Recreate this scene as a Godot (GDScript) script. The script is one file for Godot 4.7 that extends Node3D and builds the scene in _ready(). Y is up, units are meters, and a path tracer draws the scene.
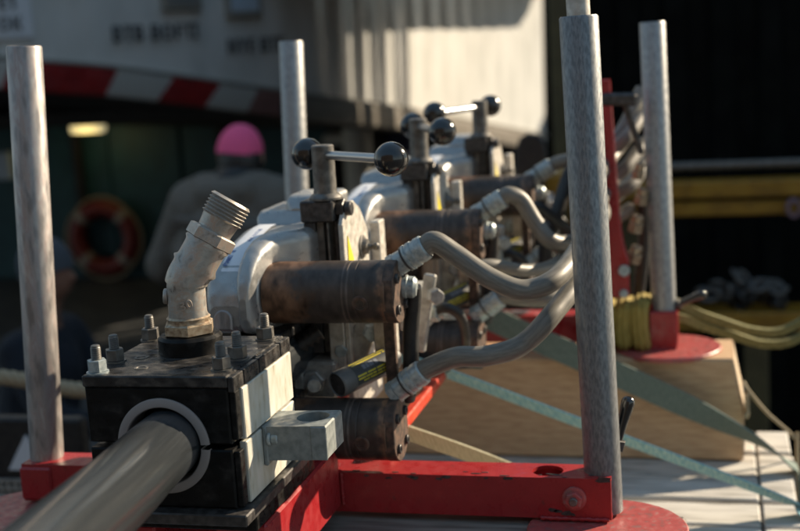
extends Node3D

var names := {}
var M := {}
var shared := {}
var rng := RandomNumberGenerator.new()

# ------------------------------------------------------------------ naming
func numbered(called: String) -> String:
	var n: int = names.get(called, 0)
	names[called] = n + 1
	return called if n == 0 else "%s_%03d" % [called, n]

func tag(o: Node, label: String, category: String, group := "", kind := "") -> Node:
	o.set_meta("label", label)
	o.set_meta("category", category)
	if group != "": o.set_meta("group", group)
	if kind != "": o.set_meta("kind", kind)
	return o

func thing(called: String, label: String, category: String, at := Vector3.ZERO, group := "") -> Node3D:
	var o := Node3D.new()
	o.name = numbered(called)
	add_child(o)
	o.position = at
	tag(o, label, category, group)
	return o

func obj(called: String, st: SurfaceTool, m: Material, parent: Node = null, at := Vector3.ZERO) -> MeshInstance3D:
	var o := MeshInstance3D.new()
	o.mesh = st.commit()
	o.material_override = m
	if parent == null:
		o.name = numbered(called)
		add_child(o)
	else:
		o.name = called
		parent.add_child(o, true)
	o.position = at
	return o

func struct(called: String, st: SurfaceTool, m: Material) -> MeshInstance3D:
	var o := obj(called, st, m)
	o.set_meta("kind", "structure")
	return o

# ------------------------------------------------------------------ mesh helpers
func mb() -> SurfaceTool:
	var st := SurfaceTool.new()
	st.begin(Mesh.PRIMITIVE_TRIANGLES)
	return st

func vx(st: SurfaceTool, p: Vector3, n: Vector3, uv := Vector2.ZERO):
	st.set_normal(n)
	st.set_uv(uv)
	st.add_vertex(p)

func tri(st: SurfaceTool, a: Vector3, b: Vector3, c: Vector3, na: Vector3, nb: Vector3, nc: Vector3, ua := Vector2.ZERO, ub := Vector2.ZERO, uc := Vector2.ZERO):
	var g := (b - a).cross(c - a)
	if g.length_squared() < 1e-16: return
	if g.dot(na + nb + nc) > 0.0:
		vx(st, a, na, ua); vx(st, c, nc, uc); vx(st, b, nb, ub)
	else:
		vx(st, a, na, ua); vx(st, b, nb, ub); vx(st, c, nc, uc)

func poly(st: SurfaceTool, pts: Array, out: Vector3):
	var n: Vector3 = (pts[1] - pts[0]).cross(pts[2] - pts[0]).normalized()
	if n.dot(out) < 0.0: n = -n
	for i in range(1, pts.size() - 1):
		tri(st, pts[0], pts[i], pts[i + 1], n, n, n)

# chamfered box centred on xf
func box(st: SurfaceTool, xf: Transform3D, size: Vector3, bev := 0.002):
	var h := size * 0.5
	var b: float = min(bev, min(h.x, min(h.y, h.z)) * 0.9)
	var k := func(sx: float, sy: float, sz: float, ax: int) -> Vector3:
		var p := Vector3(sx * (h.x - b), sy * (h.y - b), sz * (h.z - b))
		p[ax] = [sx * h.x, sy * h.y, sz * h.z][ax]
		return xf * p
	var c := xf.origin
	for ax in 3:
		var u := (ax + 1) % 3
		var w := (ax + 2) % 3
		for s in [-1.0, 1.0]:
			var q := []
			for e in [[-1.0, -1.0], [1.0, -1.0], [1.0, 1.0], [-1.0, 1.0]]:
				var sg := Vector3.ZERO
				sg[ax] = s; sg[u] = e[0]; sg[w] = e[1]
				q.append(k.call(sg.x, sg.y, sg.z, ax))
			var mid: Vector3 = (q[0] + q[2]) * 0.5
			poly(st, q, mid - c)
	if b <= 0.0: return
	for ax in 3:
		var u := (ax + 1) % 3
		var w := (ax + 2) % 3
		for su in [-1.0, 1.0]:
			for sw in [-1.0, 1.0]:
				var q := []
				for e in [[-1.0, u], [1.0, u], [1.0, w], [-1.0, w]]:
					var sg := Vector3.ZERO
					sg[ax] = e[0]; sg[u] = su; sg[w] = sw
					q.append(k.call(sg.x, sg.y, sg.z, e[1]))
				var mid: Vector3 = (q[0] + q[2]) * 0.5
				poly(st, q, mid - c)
	for sx in [-1.0, 1.0]:
		for sy in [-1.0, 1.0]:
			for sz in [-1.0, 1.0]:
				poly(st, [k.call(sx, sy, sz, 0), k.call(sx, sy, sz, 1), k.call(sx, sy, sz, 2)], xf.basis * Vector3(sx, sy, sz))

func bx(st: SurfaceTool, a: Vector3, b: Vector3, bev := 0.002):
	box(st, Transform3D(Basis(), (a + b) * 0.5), (b - a).abs(), bev)

# a box between two points with a width (along side) and a thickness
func bar(st: SurfaceTool, a: Vector3, b: Vector3, side: Vector3, w: float, t: float, bev := 0.001):
	var d := (b - a).normalized()
	var n := d.cross(side).normalized()
	var s := n.cross(d).normalized()
	box(st, Transform3D(Basis(d, s, n), (a + b) * 0.5), Vector3((b - a).length(), w, t), bev)

func frame_of(dir: Vector3) -> Basis:
	var d := dir.normalized()
	var r := Vector3.UP if absf(d.y) < 0.9 else Vector3.RIGHT
	var u := r.cross(d).normalized()
	return Basis(u, d.cross(u).normalized(), d)

# lathe: prof = [[along, radius], ...]
func lathe(st: SurfaceTool, at: Vector3, dir: Vector3, prof: Array, segs := 24, soft := 40.0, arc0 := 0.0, arc1 := TAU):
	var f := frame_of(dir)
	var nn := []
	for i in prof.size() - 1:
		var d := Vector2(prof[i + 1][0] - prof[i][0], prof[i + 1][1] - prof[i][1])
		nn.append(Vector2(-d.y, d.x).normalized() if d.length() > 1e-9 else Vector2(0, 1))
	var total: float = prof[prof.size() - 1][0] - prof[0][0]
	if absf(total) < 1e-6: total = 1.0
	var lim := cos(deg_to_rad(soft))
	for i in prof.size() - 1:
		var na: Vector2 = nn[i]
		var nb: Vector2 = nn[i]
		if i > 0 and nn[i - 1].dot(nn[i]) > lim: na = (nn[i - 1] + nn[i]).normalized()
		if i < nn.size() - 1 and nn[i + 1].dot(nn[i]) > lim: nb = (nn[i + 1] + nn[i]).normalized()
		for j in segs:
			var a0 := arc0 + (arc1 - arc0) * j / segs
			var a1 := arc0 + (arc1 - arc0) * (j + 1) / segs
			var r0 := f.x * cos(a0) + f.y * sin(a0)
			var r1 := f.x * cos(a1) + f.y * sin(a1)
			var p0: Vector3 = at + f.z * prof[i][0]
			var p1: Vector3 = at + f.z * prof[i + 1][0]
			var v0: float = (prof[i][0] - prof[0][0]) / total
			var v1: float = (prof[i + 1][0] - prof[0][0]) / total
			var A: Vector3 = p0 + r0 * prof[i][1]
			var B: Vector3 = p0 + r1 * prof[i][1]
			var C: Vector3 = p1 + r1 * prof[i + 1][1]
			var D: Vector3 = p1 + r0 * prof[i + 1][1]
			var nA := f.z * na.x + r0 * na.y
			var nB := f.z * na.x + r1 * na.y
			var nC := f.z * nb.x + r1 * nb.y
			var nD := f.z * nb.x + r0 * nb.y
			var u0 := float(j) / segs
			var u1 := float(j + 1) / segs
			tri(st, A, B, C, nA, nB, nC, Vector2(u0, v0), Vector2(u1, v0), Vector2(u1, v1))
			tri(st, A, C, D, nA, nC, nD, Vector2(u0, v0), Vector2(u1, v1), Vector2(u0, v1))

# chamfered solid cylinder
func cyl(st: SurfaceTool, at: Vector3, dir: Vector3, r: float, l: float, c := 0.001, segs := 24):
	lathe(st, at, dir, [[0, 0], [0, r - c], [c, r], [l - c, r], [l, r - c], [l, 0]], segs, 30.0)

# hexagon bolt head or nut with chamfered crown
func hexa(st: SurfaceTool, at: Vector3, dir: Vector3, r: float, l: float, turn := 0.0, n := 6):
	var f := frame_of(dir)
	var c := r * 0.1
	var rings := [[0.0, r - c], [c * 0.6, r], [l - c * 0.6, r], [l, r - c]]
	for j in n:
		var a0 := turn + TAU * j / n
		var a1 := turn + TAU * (j + 1) / n
		var r0 := f.x * cos(a0) + f.y * sin(a0)
		var r1 := f.x * cos(a1) + f.y * sin(a1)
		for i in 3:
			var p0: Vector3 = at + f.z * rings[i][0]
			var p1: Vector3 = at + f.z * rings[i + 1][0]
			poly(st, [p0 + r0 * rings[i][1], p0 + r1 * rings[i][1], p1 + r1 * rings[i + 1][1], p1 + r0 * rings[i + 1][1]], r0 + r1 + f.z * (i - 1.0))
		var t: Vector3 = at + f.z * l
		tri(st, t, t + r0 * (r - c), t + r1 * (r - c), f.z, f.z, f.z)
		tri(st, at, at + r0 * (r - c), at + r1 * (r - c), -f.z, -f.z, -f.z)

func cr(pts: Array, per := 10) -> Array:
	var out := []
	var n := pts.size()
	for i in n - 1:
		var p0: Vector3 = pts[max(i - 1, 0)]
		var p1: Vector3 = pts[i]
		var p2: Vector3 = pts[i + 1]
		var p3: Vector3 = pts[min(i + 2, n - 1)]
		for k in per:
			out.append(p1.cubic_interpolate(p2, p0, p3, float(k) / per))
	out.append(pts[n - 1])
	return out

# tube along points; radius a number or an array
func tube(st: SurfaceTool, pts: Array, radius, segs := 14, caps := true):
	var rings := []
	var t0: Vector3 = (pts[1] - pts[0]).normalized()
	var f := frame_of(t0)
	var u := f.x
	var run := 0.0
	for i in pts.size():
		var t: Vector3 = (pts[min(i + 1, pts.size() - 1)] - pts[max(i - 1, 0)]).normalized()
		u = (u - t * u.dot(t)).normalized()
		var w := t.cross(u)
		var r: float = radius[i] if radius is Array else radius
		if i > 0: run += (pts[i] - pts[i - 1]).length()
		var ring := []
		for j in segs + 1:
			var a := TAU * j / segs
			var n := u * cos(a) + w * sin(a)
			ring.append([pts[i] + n * r, n, Vector2(float(j) / segs, run)])
		rings.append(ring)
	for i in rings.size() - 1:
		for j in segs:
			var A = rings[i][j]; var B = rings[i][j + 1]; var C = rings[i + 1][j + 1]; var D = rings[i + 1][j]
			tri(st, A[0], B[0], C[0], A[1], B[1], C[1], A[2], B[2], C[2])
			tri(st, A[0], C[0], D[0], A[1], C[1], D[1], A[2], C[2], D[2])
	if caps:
		for e in [0, rings.size() - 1]:
			var n := (t0 * -1.0) if e == 0 else (pts[e] - pts[e - 1]).normalized() as Vector3
			for j in segs:
				tri(st, pts[e], rings[e][j][0], rings[e][j + 1][0], n, n, n)

# grid of points (rows of equal length) with smooth normals pointing away from a row's own middle
func grid(st: SurfaceTool, P: Array, closed: bool, caps := true, face = null):
	var R := P.size()
	var K: int = P[0].size()
	var N := []
	for i in R:
		var row := []
		var mid := Vector3.ZERO
		for j in K: mid += P[i][j]
		mid /= K
		for j in K:
			var jl := (j - 1 + K) % K if closed else max(j - 1, 0)
			var jr := (j + 1) % K if closed else min(j + 1, K - 1)
			var du: Vector3 = P[i][jr] - P[i][jl]
			var dv: Vector3 = P[min(i + 1, R - 1)][j] - P[max(i - 1, 0)][j]
			var n := du.cross(dv).normalized()
			var o: Vector3 = (P[i][j] - mid) if face == null else face
			if n.dot(o) < 0.0: n = -n
			row.append(n)
		N.append(row)
	for i in R - 1:
		for j in (K if closed else K - 1):
			var k := (j + 1) % K
			var u0 := Vector2(float(j) / K, float(i) / (R - 1))
			var u1 := Vector2(float(j + 1) / K, float(i) / (R - 1))
			var u2 := Vector2(float(j + 1) / K, float(i + 1) / (R - 1))
			var u3 := Vector2(float(j) / K, float(i + 1) / (R - 1))
			tri(st, P[i][j], P[i][k], P[i + 1][k], N[i][j], N[i][k], N[i + 1][k], u0, u1, u2)
			tri(st, P[i][j], P[i + 1][k], P[i + 1][j], N[i][j], N[i + 1][k], N[i + 1][j], u0, u2, u3)
	if caps and closed:
		for e in [0, R - 1]:
			var mid := Vector3.ZERO
			for j in K: mid += P[e][j]
			mid /= K
			var other := Vector3.ZERO
			for j in K: other += P[1 if e == 0 else R - 2][j]
			var n := ((P[e][1] - P[e][0]) as Vector3).cross(P[e][K / 2] - P[e][0]).normalized()
			if n.dot(mid - other / K) < 0.0: n = -n
			for j in K:
				tri(st, mid, P[e][j], P[e][(j + 1) % K], n, n, n)

# rounded rectangle ring in the x-y plane
func rrect(x0: float, x1: float, y0: float, y1: float, z: float, r: float, n := 6) -> Array:
	var out := []
	var c := [[x1 - r, y1 - r, 0.0], [x0 + r, y1 - r, PI / 2], [x0 + r, y0 + r, PI], [x1 - r, y0 + r, PI * 1.5]]
	for q in c:
		for k in n + 1:
			var a: float = q[2] + PI / 2 * k / n
			out.append(Vector3(q[0] + cos(a) * r, q[1] + sin(a) * r, z))
	return out

# extruded polygon: pts2 in (u, v), placed by xf (z is the extrusion), chamfered rim
func prism(st: SurfaceTool, xf: Transform3D, pts2: PackedVector2Array, depth: float, bev := 0.0015):
	var n := pts2.size()
	var area := 0.0
	for i in n: area += pts2[i].cross(pts2[(i + 1) % n])
	var sg := signf(area)
	var ins := PackedVector2Array()
	for i in n:
		var a := (pts2[i] - pts2[(i - 1 + n) % n]).normalized()
		var b := (pts2[(i + 1) % n] - pts2[i]).normalized()
		var na := Vector2(-a.y, a.x) * sg
		var nb := Vector2(-b.y, b.x) * sg
		var m := (na + nb).normalized()
		ins.append(pts2[i] + m * bev / max(0.4, m.dot(na)))
	var h := depth * 0.5
	var idx := Geometry2D.triangulate_polygon(ins)
	for s in [-1.0, 1.0]:
		var nz: Vector3 = xf.basis * Vector3(0, 0, s)
		for k in range(0, idx.size(), 3):
			var q := []
			for e in 3:
				var p := ins[idx[k + e]]
				q.append(xf * Vector3(p.x, p.y, s * h))
			tri(st, q[0], q[1], q[2], nz, nz, nz)
	for i in n:
		var j := (i + 1) % n
		var e := (pts2[j] - pts2[i]).normalized()
		var o2 := Vector2(e.y, -e.x) * sg
		var o: Vector3 = xf.basis * Vector3(o2.x, o2.y, 0)
		poly(st, [xf * Vector3(pts2[i].x, pts2[i].y, -h + bev), xf * Vector3(pts2[j].x, pts2[j].y, -h + bev), xf * Vector3(pts2[j].x, pts2[j].y, h - bev), xf * Vector3(pts2[i].x, pts2[i].y, h - bev)], o)
		for s in [-1.0, 1.0]:
			poly(st, [xf * Vector3(pts2[i].x, pts2[i].y, s * (h - bev)), xf * Vector3(pts2[j].x, pts2[j].y, s * (h - bev)), xf * Vector3(ins[j].x, ins[j].y, s * h), xf * Vector3(ins[i].x, ins[i].y, s * h)], o + xf.basis * Vector3(0, 0, s))

# webbing: a band along centres with width directions
func band(st: SurfaceTool, c: Array, wdir: Array, w: float, t: float):
	var P := []
	for i in c.size():
		var d: Vector3 = (c[min(i + 1, c.size() - 1)] - c[max(i - 1, 0)]).normalized()
		var s: Vector3 = (wdir[i] - d * wdir[i].dot(d)).normalized()
		var n := d.cross(s)
		P.append([c[i] + s * w * 0.5 + n * t * 0.5, c[i] - s * w * 0.5 + n * t * 0.5, c[i] - s * w * 0.5 - n * t * 0.5, c[i] + s * w * 0.5 - n * t * 0.5])
	for i in P.size() - 1:
		for j in 4:
			var k := (j + 1) % 4
			var m: Vector3 = (P[i][j] + P[i][k] + P[i + 1][j] + P[i + 1][k]) * 0.25 - (c[i] + c[i + 1]) * 0.5
			poly(st, [P[i][j], P[i][k], P[i + 1][k], P[i + 1][j]], m)
	poly(st, P[0], c[0] - c[1])
	poly(st, P[P.size() - 1], c[c.size() - 1] - c[c.size() - 2])

func webbing(called: String, label: String, pts: Array, wd: Array, w: float, t: float, m: Material, group := ""):
	var c := cr(pts, 12)
	var d := cr(wd, 12)
	var st := mb()
	band(st, c, d, w, t)
	return tag(obj(called, st, m), label, "strap", group)

func text(parent: Node, called: String, s: String, size: float, depth: float, m: Material, xf: Transform3D) -> MeshInstance3D:
	var t := TextMesh.new()
	t.text = s
	t.font_size = 32
	t.pixel_size = size / 32.0
	t.depth = depth
	var f := SystemFont.new()
	f.font_names = PackedStringArray(["Droid Sans"])
	f.font_weight = 700
	t.font = f
	var o := MeshInstance3D.new()
	o.mesh = t
	o.material_override = m
	o.name = called
	parent.add_child(o, true)
	o.transform = xf
	return o

# ------------------------------------------------------------------ materials
func col(r: float, g: float, b: float) -> Color:
	return Color(r, g, b).linear_to_srgb()

func ntex(sd: int, freq: float, stops: Array, oct := 4, kind := FastNoiseLite.TYPE_SIMPLEX_SMOOTH, as_normal := false, bump := 4.0) -> NoiseTexture2D:
	var n := FastNoiseLite.new()
	n.seed = sd
	n.noise_type = kind
	n.frequency = freq
	n.fractal_octaves = oct
	n.fractal_type = FastNoiseLite.FRACTAL_FBM
	var t := NoiseTexture2D.new()
	t.width = 512
	t.height = 512
	t.seamless = true
	t.noise = n
	if as_normal:
		t.as_normal_map = true
		t.bump_strength = bump
	else:
		var g := Gradient.new()
		var offs := PackedFloat32Array()
		var cols := PackedColorArray()
		for s in stops:
			offs.append(s[0])
			cols.append(s[1])
		g.offsets = offs
		g.colors = cols
		t.color_ramp = g
	return t

func grey(x: float) -> Color:
	return Color(x, x, x)

# a surface of several tones: stops are linear colours, scale is texture repeats per metre along each axis
func surf(called: String, stops: Array, scale: Vector3, rough: float, metal := 0.0, freq := 0.02, bump := 0.0, contrast := 0.75, rvar := 0.12, uvmap := false) -> StandardMaterial3D:
	var m := StandardMaterial3D.new()
	m.resource_name = called
	m.uv1_triplanar = true
	m.uv1_scale = scale
	m.uv1_triplanar_sharpness = 4.0
	var ss := []
	var mean := Vector3.ZERO
	for s in stops: mean += Vector3(s[1], s[2], s[3]) / stops.size()
	for s in stops:
		var q := mean.lerp(Vector3(s[1], s[2], s[3]), contrast)
		ss.append([s[0], col(q.x, q.y, q.z)])
	var sd := hash(called) % 10000
	m.albedo_texture = ntex(sd, freq * 0.5, ss, 7)
	m.metallic = metal
	m.roughness = 1.0
	if rough < 0.6:
		var rk := "rough %.2f %.2f" % [rough, rvar]
		if not shared.has(rk): shared[rk] = ntex(77, 0.014, [[0.25, grey(max(0.04, rough - rvar))], [0.75, grey(min(1.0, rough + rvar))]], 4)
		m.roughness_texture = shared[rk]
	else:
		m.roughness = rough
	if bump > 0.0:
		m.normal_enabled = true
		var bk := "bump %.1f" % bump
		if not shared.has(bk): shared[bk] = ntex(33, 0.012, [], 7, FastNoiseLite.TYPE_SIMPLEX_SMOOTH, true, bump)
		m.normal_texture = shared[bk]
		m.normal_scale = 0.3
	M[called] = m
	if uvmap:
		m.uv1_triplanar = false
	return m

func plain(called: String, r: float, g: float, b: float, rough: float, metal := 0.0) -> StandardMaterial3D:
	var m := StandardMaterial3D.new()
	m.resource_name = called
	m.albedo_color = col(r, g, b)
	m.roughness = rough
	m.metallic = metal
	M[called] = m
	return m

func rust_image() -> ImageTexture:
	var im := Image.create(256, 256, false, Image.FORMAT_RGB8)
	var n := FastNoiseLite.new()
	n.seed = 41
	n.frequency = 0.035
	n.fractal_octaves = 5
	var n2 := FastNoiseLite.new()
	n2.seed = 9
	n2.frequency = 0.012
	for y in 256:
		var v := y / 255.0
		for x in 256:
			# wrap round the motor
			var a := TAU * x / 256.0
			var q := n.get_noise_3d(cos(a) * 40, sin(a) * 40, y)
			var q2 := n2.get_noise_3d(cos(a) * 60 + 9, sin(a) * 60, y * 0.7)
			var rust := smoothstep(0.36, 0.20, v + q * 0.16 + q2 * 0.22)
			rust = max(rust, smoothstep(0.45, 0.8, q2 + q * 0.5) * 0.3)
			rust = max(rust, smoothstep(0.93, 1.0, v + q * 0.08) * 0.8)
			var base := Vector3(0.056, 0.044, 0.038) * (1.0 + q * 0.7)
			if absf(v - 0.66) < 0.008 or absf(v - 0.70) < 0.006: base *= 1.9
			var ru := Vector3(0.16, 0.088, 0.052) * (1.0 + q * 1.1)
			var c := base.lerp(ru, clampf(rust, 0, 1))
			im.set_pixel(x, y, col(max(c.x, 0.004), max(c.y, 0.004), max(c.z, 0.004)))
	return ImageTexture.create_from_image(im)

func print_image(w: int, h: int, bg: Color, ink: Color, rows: Array) -> ImageTexture:
	# rows: [y, height, x0, x1, word_min, word_max, ink or null]: lines of fine print
	var im := Image.create(w, h, false, Image.FORMAT_RGB8)
	im.fill(bg)
	var r := RandomNumberGenerator.new()
	r.seed = 5
	for q in rows:
		var x: int = q[2]
		while x < q[3]:
			var l := r.randi_range(q[4], q[5])
			im.fill_rect(Rect2i(x, q[0], min(l, q[3] - x), q[1]), ink if q.size() < 7 else q[6])
			x += l + r.randi_range(2, 4)
	return ImageTexture.create_from_image(im)

func materials():
	var V := func(x: float, y: float, z: float) -> Vector3: return Vector3(x, y, z)
	surf("galvanised steel", [[0.22, 0.10, 0.105, 0.11], [0.42, 0.27, 0.275, 0.28], [0.6, 0.36, 0.365, 0.37], [0.8, 0.50, 0.50, 0.49]], Vector3(26, 7, 26), 0.42, 0.55, 0.03, 1.0, 0.32)
	surf("stained galvanised steel", [[0.24, 0.14, 0.135, 0.135], [0.42, 0.28, 0.265, 0.26], [0.55, 0.36, 0.345, 0.335], [0.68, 0.36, 0.285, 0.27], [0.82, 0.46, 0.45, 0.44]], Vector3(9, 2.2, 9), 0.44, 0.5, 0.025, 1.0, 0.6)
	surf("worn grey tube", [[0.25, 0.045, 0.05, 0.055], [0.42, 0.16, 0.17, 0.18], [0.56, 0.22, 0.23, 0.24], [0.78, 0.33, 0.34, 0.34]], Vector3(30, 9, 30), 0.44, 0.5, 0.03, 1.0, 0.34)
	surf("cast aluminium", [[0.2, 0.26, 0.262, 0.26], [0.5, 0.36, 0.363, 0.36], [0.8, 0.43, 0.432, 0.425]], Vector3(6, 6, 6), 0.38, 0.6, 0.03, 1.0, 0.45)
	surf("machined grey steel", [[0.2, 0.08, 0.074, 0.067], [0.5, 0.14, 0.132, 0.12], [0.8, 0.20, 0.19, 0.175]], Vector3(7, 7, 7), 0.45, 0.5, 0.03, 1.5)
	surf("tooled steel", [[0.2, 0.24, 0.235, 0.22], [0.5, 0.36, 0.355, 0.335], [0.8, 0.46, 0.455, 0.43]], Vector3(8, 8, 8), 0.42, 0.4, 0.03, 1.0)
	surf("dark steel", [[0.2, 0.035, 0.033, 0.033], [0.5, 0.06, 0.057, 0.056], [0.8, 0.10, 0.092, 0.088]], Vector3(9, 9, 9), 0.45, 0.4, 0.03, 2.0)
	surf("pale plate", [[0.2, 0.38, 0.35, 0.30], [0.5, 0.52, 0.49, 0.44], [0.8, 0.60, 0.58, 0.53]], Vector3(8, 8, 8), 0.5, 0.25, 0.03, 1.0)
	surf("brown rusty steel", [[0.25, 0.035, 0.026, 0.022], [0.5, 0.085, 0.053, 0.039], [0.75, 0.14, 0.085, 0.06]], Vector3(9, 9, 9), 0.62, 0.2, 0.03, 3.0)
	surf("black plastic", [[0.3, 0.006, 0.006, 0.006], [0.55, 0.010, 0.010, 0.010], [0.75, 0.018, 0.0175, 0.017], [0.9, 0.035, 0.032, 0.03]], Vector3(7, 9, 7), 0.42, 0.0, 0.02, 1.5, 0.8, 0.18)
	surf("black top plate", [[0.3, 0.014, 0.014, 0.015], [0.55, 0.03, 0.029, 0.029], [0.75, 0.075, 0.068, 0.062]], Vector3(6, 9, 9), 0.36, 0.15, 0.02, 2.0, 0.8, 0.2)
	surf("white plastic", [[0.15, 0.30, 0.27, 0.20], [0.3, 0.46, 0.44, 0.36], [0.55, 0.53, 0.52, 0.46], [0.85, 0.58, 0.575, 0.53]], Vector3(6, 2.5, 6), 0.5, 0.0, 0.03, 0.6, 0.8)
	surf("pipe plastic", [[0.3, 0.018, 0.021, 0.024], [0.55, 0.026, 0.030, 0.034], [0.8, 0.040, 0.044, 0.047]], Vector3(5, 0.5, 1), 0.22, 0.0, 0.03, 0.0, 0.45, 0.03, true)
	surf("red paint", [[0.08, 0.05, 0.03, 0.028], [0.16, 0.30, 0.012, 0.016], [0.6, 0.37, 0.015, 0.02], [0.82, 0.40, 0.026, 0.03]], Vector3(5, 5, 5), 0.34, 0.0, 0.03, 0.8, 0.35)
	surf("orange red paint", [[0.2, 0.45, 0.035, 0.018], [0.8, 0.62, 0.075, 0.035]], Vector3(5, 5, 5), 0.4)
	surf("scuffed red paint", [[0.2, 0.12, 0.09, 0.085], [0.36, 0.34, 0.03, 0.03], [0.6, 0.45, 0.03, 0.035], [0.76, 0.42, 0.11, 0.10], [0.9, 0.35, 0.25, 0.23]], Vector3(7, 7, 7), 0.42, 0.0, 0.03, 1.5, 0.4)
	surf("zinc plate", [[0.2, 0.24, 0.28, 0.29], [0.5, 0.36, 0.41, 0.415], [0.8, 0.46, 0.50, 0.50]], Vector3(14, 14, 14), 0.42, 0.35, 0.03, 1.5)
	surf("grey bracket paint", [[0.2, 0.16, 0.18, 0.175], [0.5, 0.23, 0.25, 0.245], [0.8, 0.29, 0.31, 0.30]], Vector3(9, 9, 9), 0.5, 0.15, 0.03, 2.0)
	surf("galvanised fitting", [[0.12, 0.10, 0.08, 0.065], [0.26, 0.30, 0.285, 0.26], [0.5, 0.41, 0.395, 0.36], [0.66, 0.44, 0.34, 0.275], [0.78, 0.42, 0.40, 0.36], [0.9, 0.52, 0.50, 0.46]], Vector3(8, 8, 8), 0.40, 0.45, 0.03, 2.5)
	surf("brass brown", [[0.2, 0.18, 0.11, 0.065], [0.5, 0.38, 0.29, 0.19], [0.8, 0.52, 0.44, 0.33]], Vector3(14, 14, 14), 0.4, 0.4, 0.03, 2.0)
	surf("dusty rubber hose", [[0.25, 0.09, 0.084, 0.073], [0.5, 0.15, 0.14, 0.12], [0.72, 0.20, 0.187, 0.16], [0.9, 0.25, 0.232, 0.20]], Vector3(2, 4, 1), 0.48, 0.0, 0.03, 0.6, 0.5, 0.06, true)
	surf("black rubber", [[0.3, 0.008, 0.008, 0.009], [0.7, 0.022, 0.021, 0.02]], Vector3(9, 9, 9), 0.5, 0.0, 0.02, 1.5)
	surf("timber", [[0.2, 0.36, 0.22, 0.12], [0.45, 0.50, 0.325, 0.185], [0.6, 0.54, 0.36, 0.21], [0.85, 0.61, 0.43, 0.265]], Vector3(2.2, 14, 14), 0.75, 0.0, 0.03, 2.0, 0.5)
	surf("grey timber", [[0.2, 0.12, 0.105, 0.09], [0.5, 0.22, 0.20, 0.175], [0.8, 0.31, 0.285, 0.25]], Vector3(1.1, 11, 11), 0.8, 0.0, 0.016, 3.0)
	surf("pale end grain", [[0.2, 0.40, 0.29, 0.19], [0.5, 0.55, 0.43, 0.30], [0.8, 0.63, 0.51, 0.37]], Vector3(9, 9, 9), 0.8, 0.0, 0.02, 3.0)
	for k in 3:
		surf("whitewashed board %d" % k, [[0.2, 0.25, 0.235, 0.21], [0.4, 0.45, 0.43, 0.395], [0.6, 0.56 - 0.03 * k, 0.54 - 0.03 * k, 0.50 - 0.03 * k], [0.85, 0.64, 0.62, 0.58]], Vector3(1.3, 9, 9), 0.8, 0.0, 0.016, 2.5)
	surf("teal webbing", [[0.25, 0.095, 0.135, 0.12], [0.5, 0.135, 0.18, 0.16], [0.8, 0.18, 0.225, 0.205]], Vector3(30, 5, 5), 0.85, 0.0, 0.04, 4.0)
	surf("blue webbing", [[0.25, 0.10, 0.27, 0.37], [0.5, 0.20, 0.40, 0.46], [0.8, 0.36, 0.52, 0.50]], Vector3(34, 4, 4), 0.85, 0.0, 0.03, 4.0, 0.9)
	surf("pale webbing", [[0.25, 0.33, 0.31, 0.20], [0.5, 0.46, 0.43, 0.29], [0.8, 0.54, 0.51, 0.37]], Vector3(30, 5, 5), 0.85, 0.0, 0.03, 4.0)
	surf("yellow webbing", [[0.25, 0.19, 0.145, 0.03], [0.5, 0.28, 0.215, 0.05], [0.8, 0.37, 0.29, 0.08]], Vector3(30, 4, 30), 0.85, 0.0, 0.03, 4.0)
	surf("sling green", [[0.25, 0.10, 0.10, 0.035], [0.5, 0.17, 0.16, 0.06], [0.8, 0.23, 0.21, 0.09]], Vector3(9, 20, 20), 0.85, 0.0, 0.03, 3.0)
	surf("hull paint", [[0.2, 0.60, 0.61, 0.60], [0.5, 0.70, 0.71, 0.70], [0.8, 0.76, 0.77, 0.76]], Vector3(0.7, 0.25, 0.7), 0.3, 0.0, 0.015, 1.0)
	surf("dull red band", [[0.2, 0.17, 0.010, 0.011], [0.8, 0.27, 0.018, 0.018]], Vector3(1, 1, 1), 0.5)
	M["hull paint"].roughness_texture = null
	M["hull paint"].roughness = 0.16
	M["hull paint"].metallic_specular = 0.7
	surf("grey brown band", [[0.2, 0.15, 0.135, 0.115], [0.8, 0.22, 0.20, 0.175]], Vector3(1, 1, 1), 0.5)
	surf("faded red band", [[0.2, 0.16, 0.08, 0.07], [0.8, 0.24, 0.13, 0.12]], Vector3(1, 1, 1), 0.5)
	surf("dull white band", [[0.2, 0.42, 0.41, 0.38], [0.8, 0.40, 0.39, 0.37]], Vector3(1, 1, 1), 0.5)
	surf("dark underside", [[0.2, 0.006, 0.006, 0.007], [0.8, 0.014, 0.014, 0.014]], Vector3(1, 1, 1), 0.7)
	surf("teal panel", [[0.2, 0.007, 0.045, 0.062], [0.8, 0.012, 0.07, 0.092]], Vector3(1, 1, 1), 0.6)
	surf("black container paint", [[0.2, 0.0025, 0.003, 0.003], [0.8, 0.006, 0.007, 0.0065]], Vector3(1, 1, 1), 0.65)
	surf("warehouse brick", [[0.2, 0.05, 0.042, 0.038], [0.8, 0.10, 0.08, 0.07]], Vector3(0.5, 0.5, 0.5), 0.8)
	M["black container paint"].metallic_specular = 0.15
	M["black plastic"].metallic_specular = 0.25
	M["black top plate"].metallic_specular = 0.4
	surf("steel deck", [[0.2, 0.028, 0.032, 0.036], [0.5, 0.05, 0.054, 0.058], [0.8, 0.085, 0.085, 0.085]], Vector3(0.8, 0.8, 0.8), 0.7, 0.0, 0.02, 1.0)
	surf("ochre paint", [[0.2, 0.18, 0.09, 0.006], [0.5, 0.26, 0.135, 0.009], [0.8, 0.30, 0.165, 0.014]], Vector3(2, 2, 2), 0.5)
	surf("ring orange", [[0.2, 0.12, 0.011, 0.008], [0.8, 0.18, 0.018, 0.013]], Vector3(3, 3, 3), 0.55)
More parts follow.
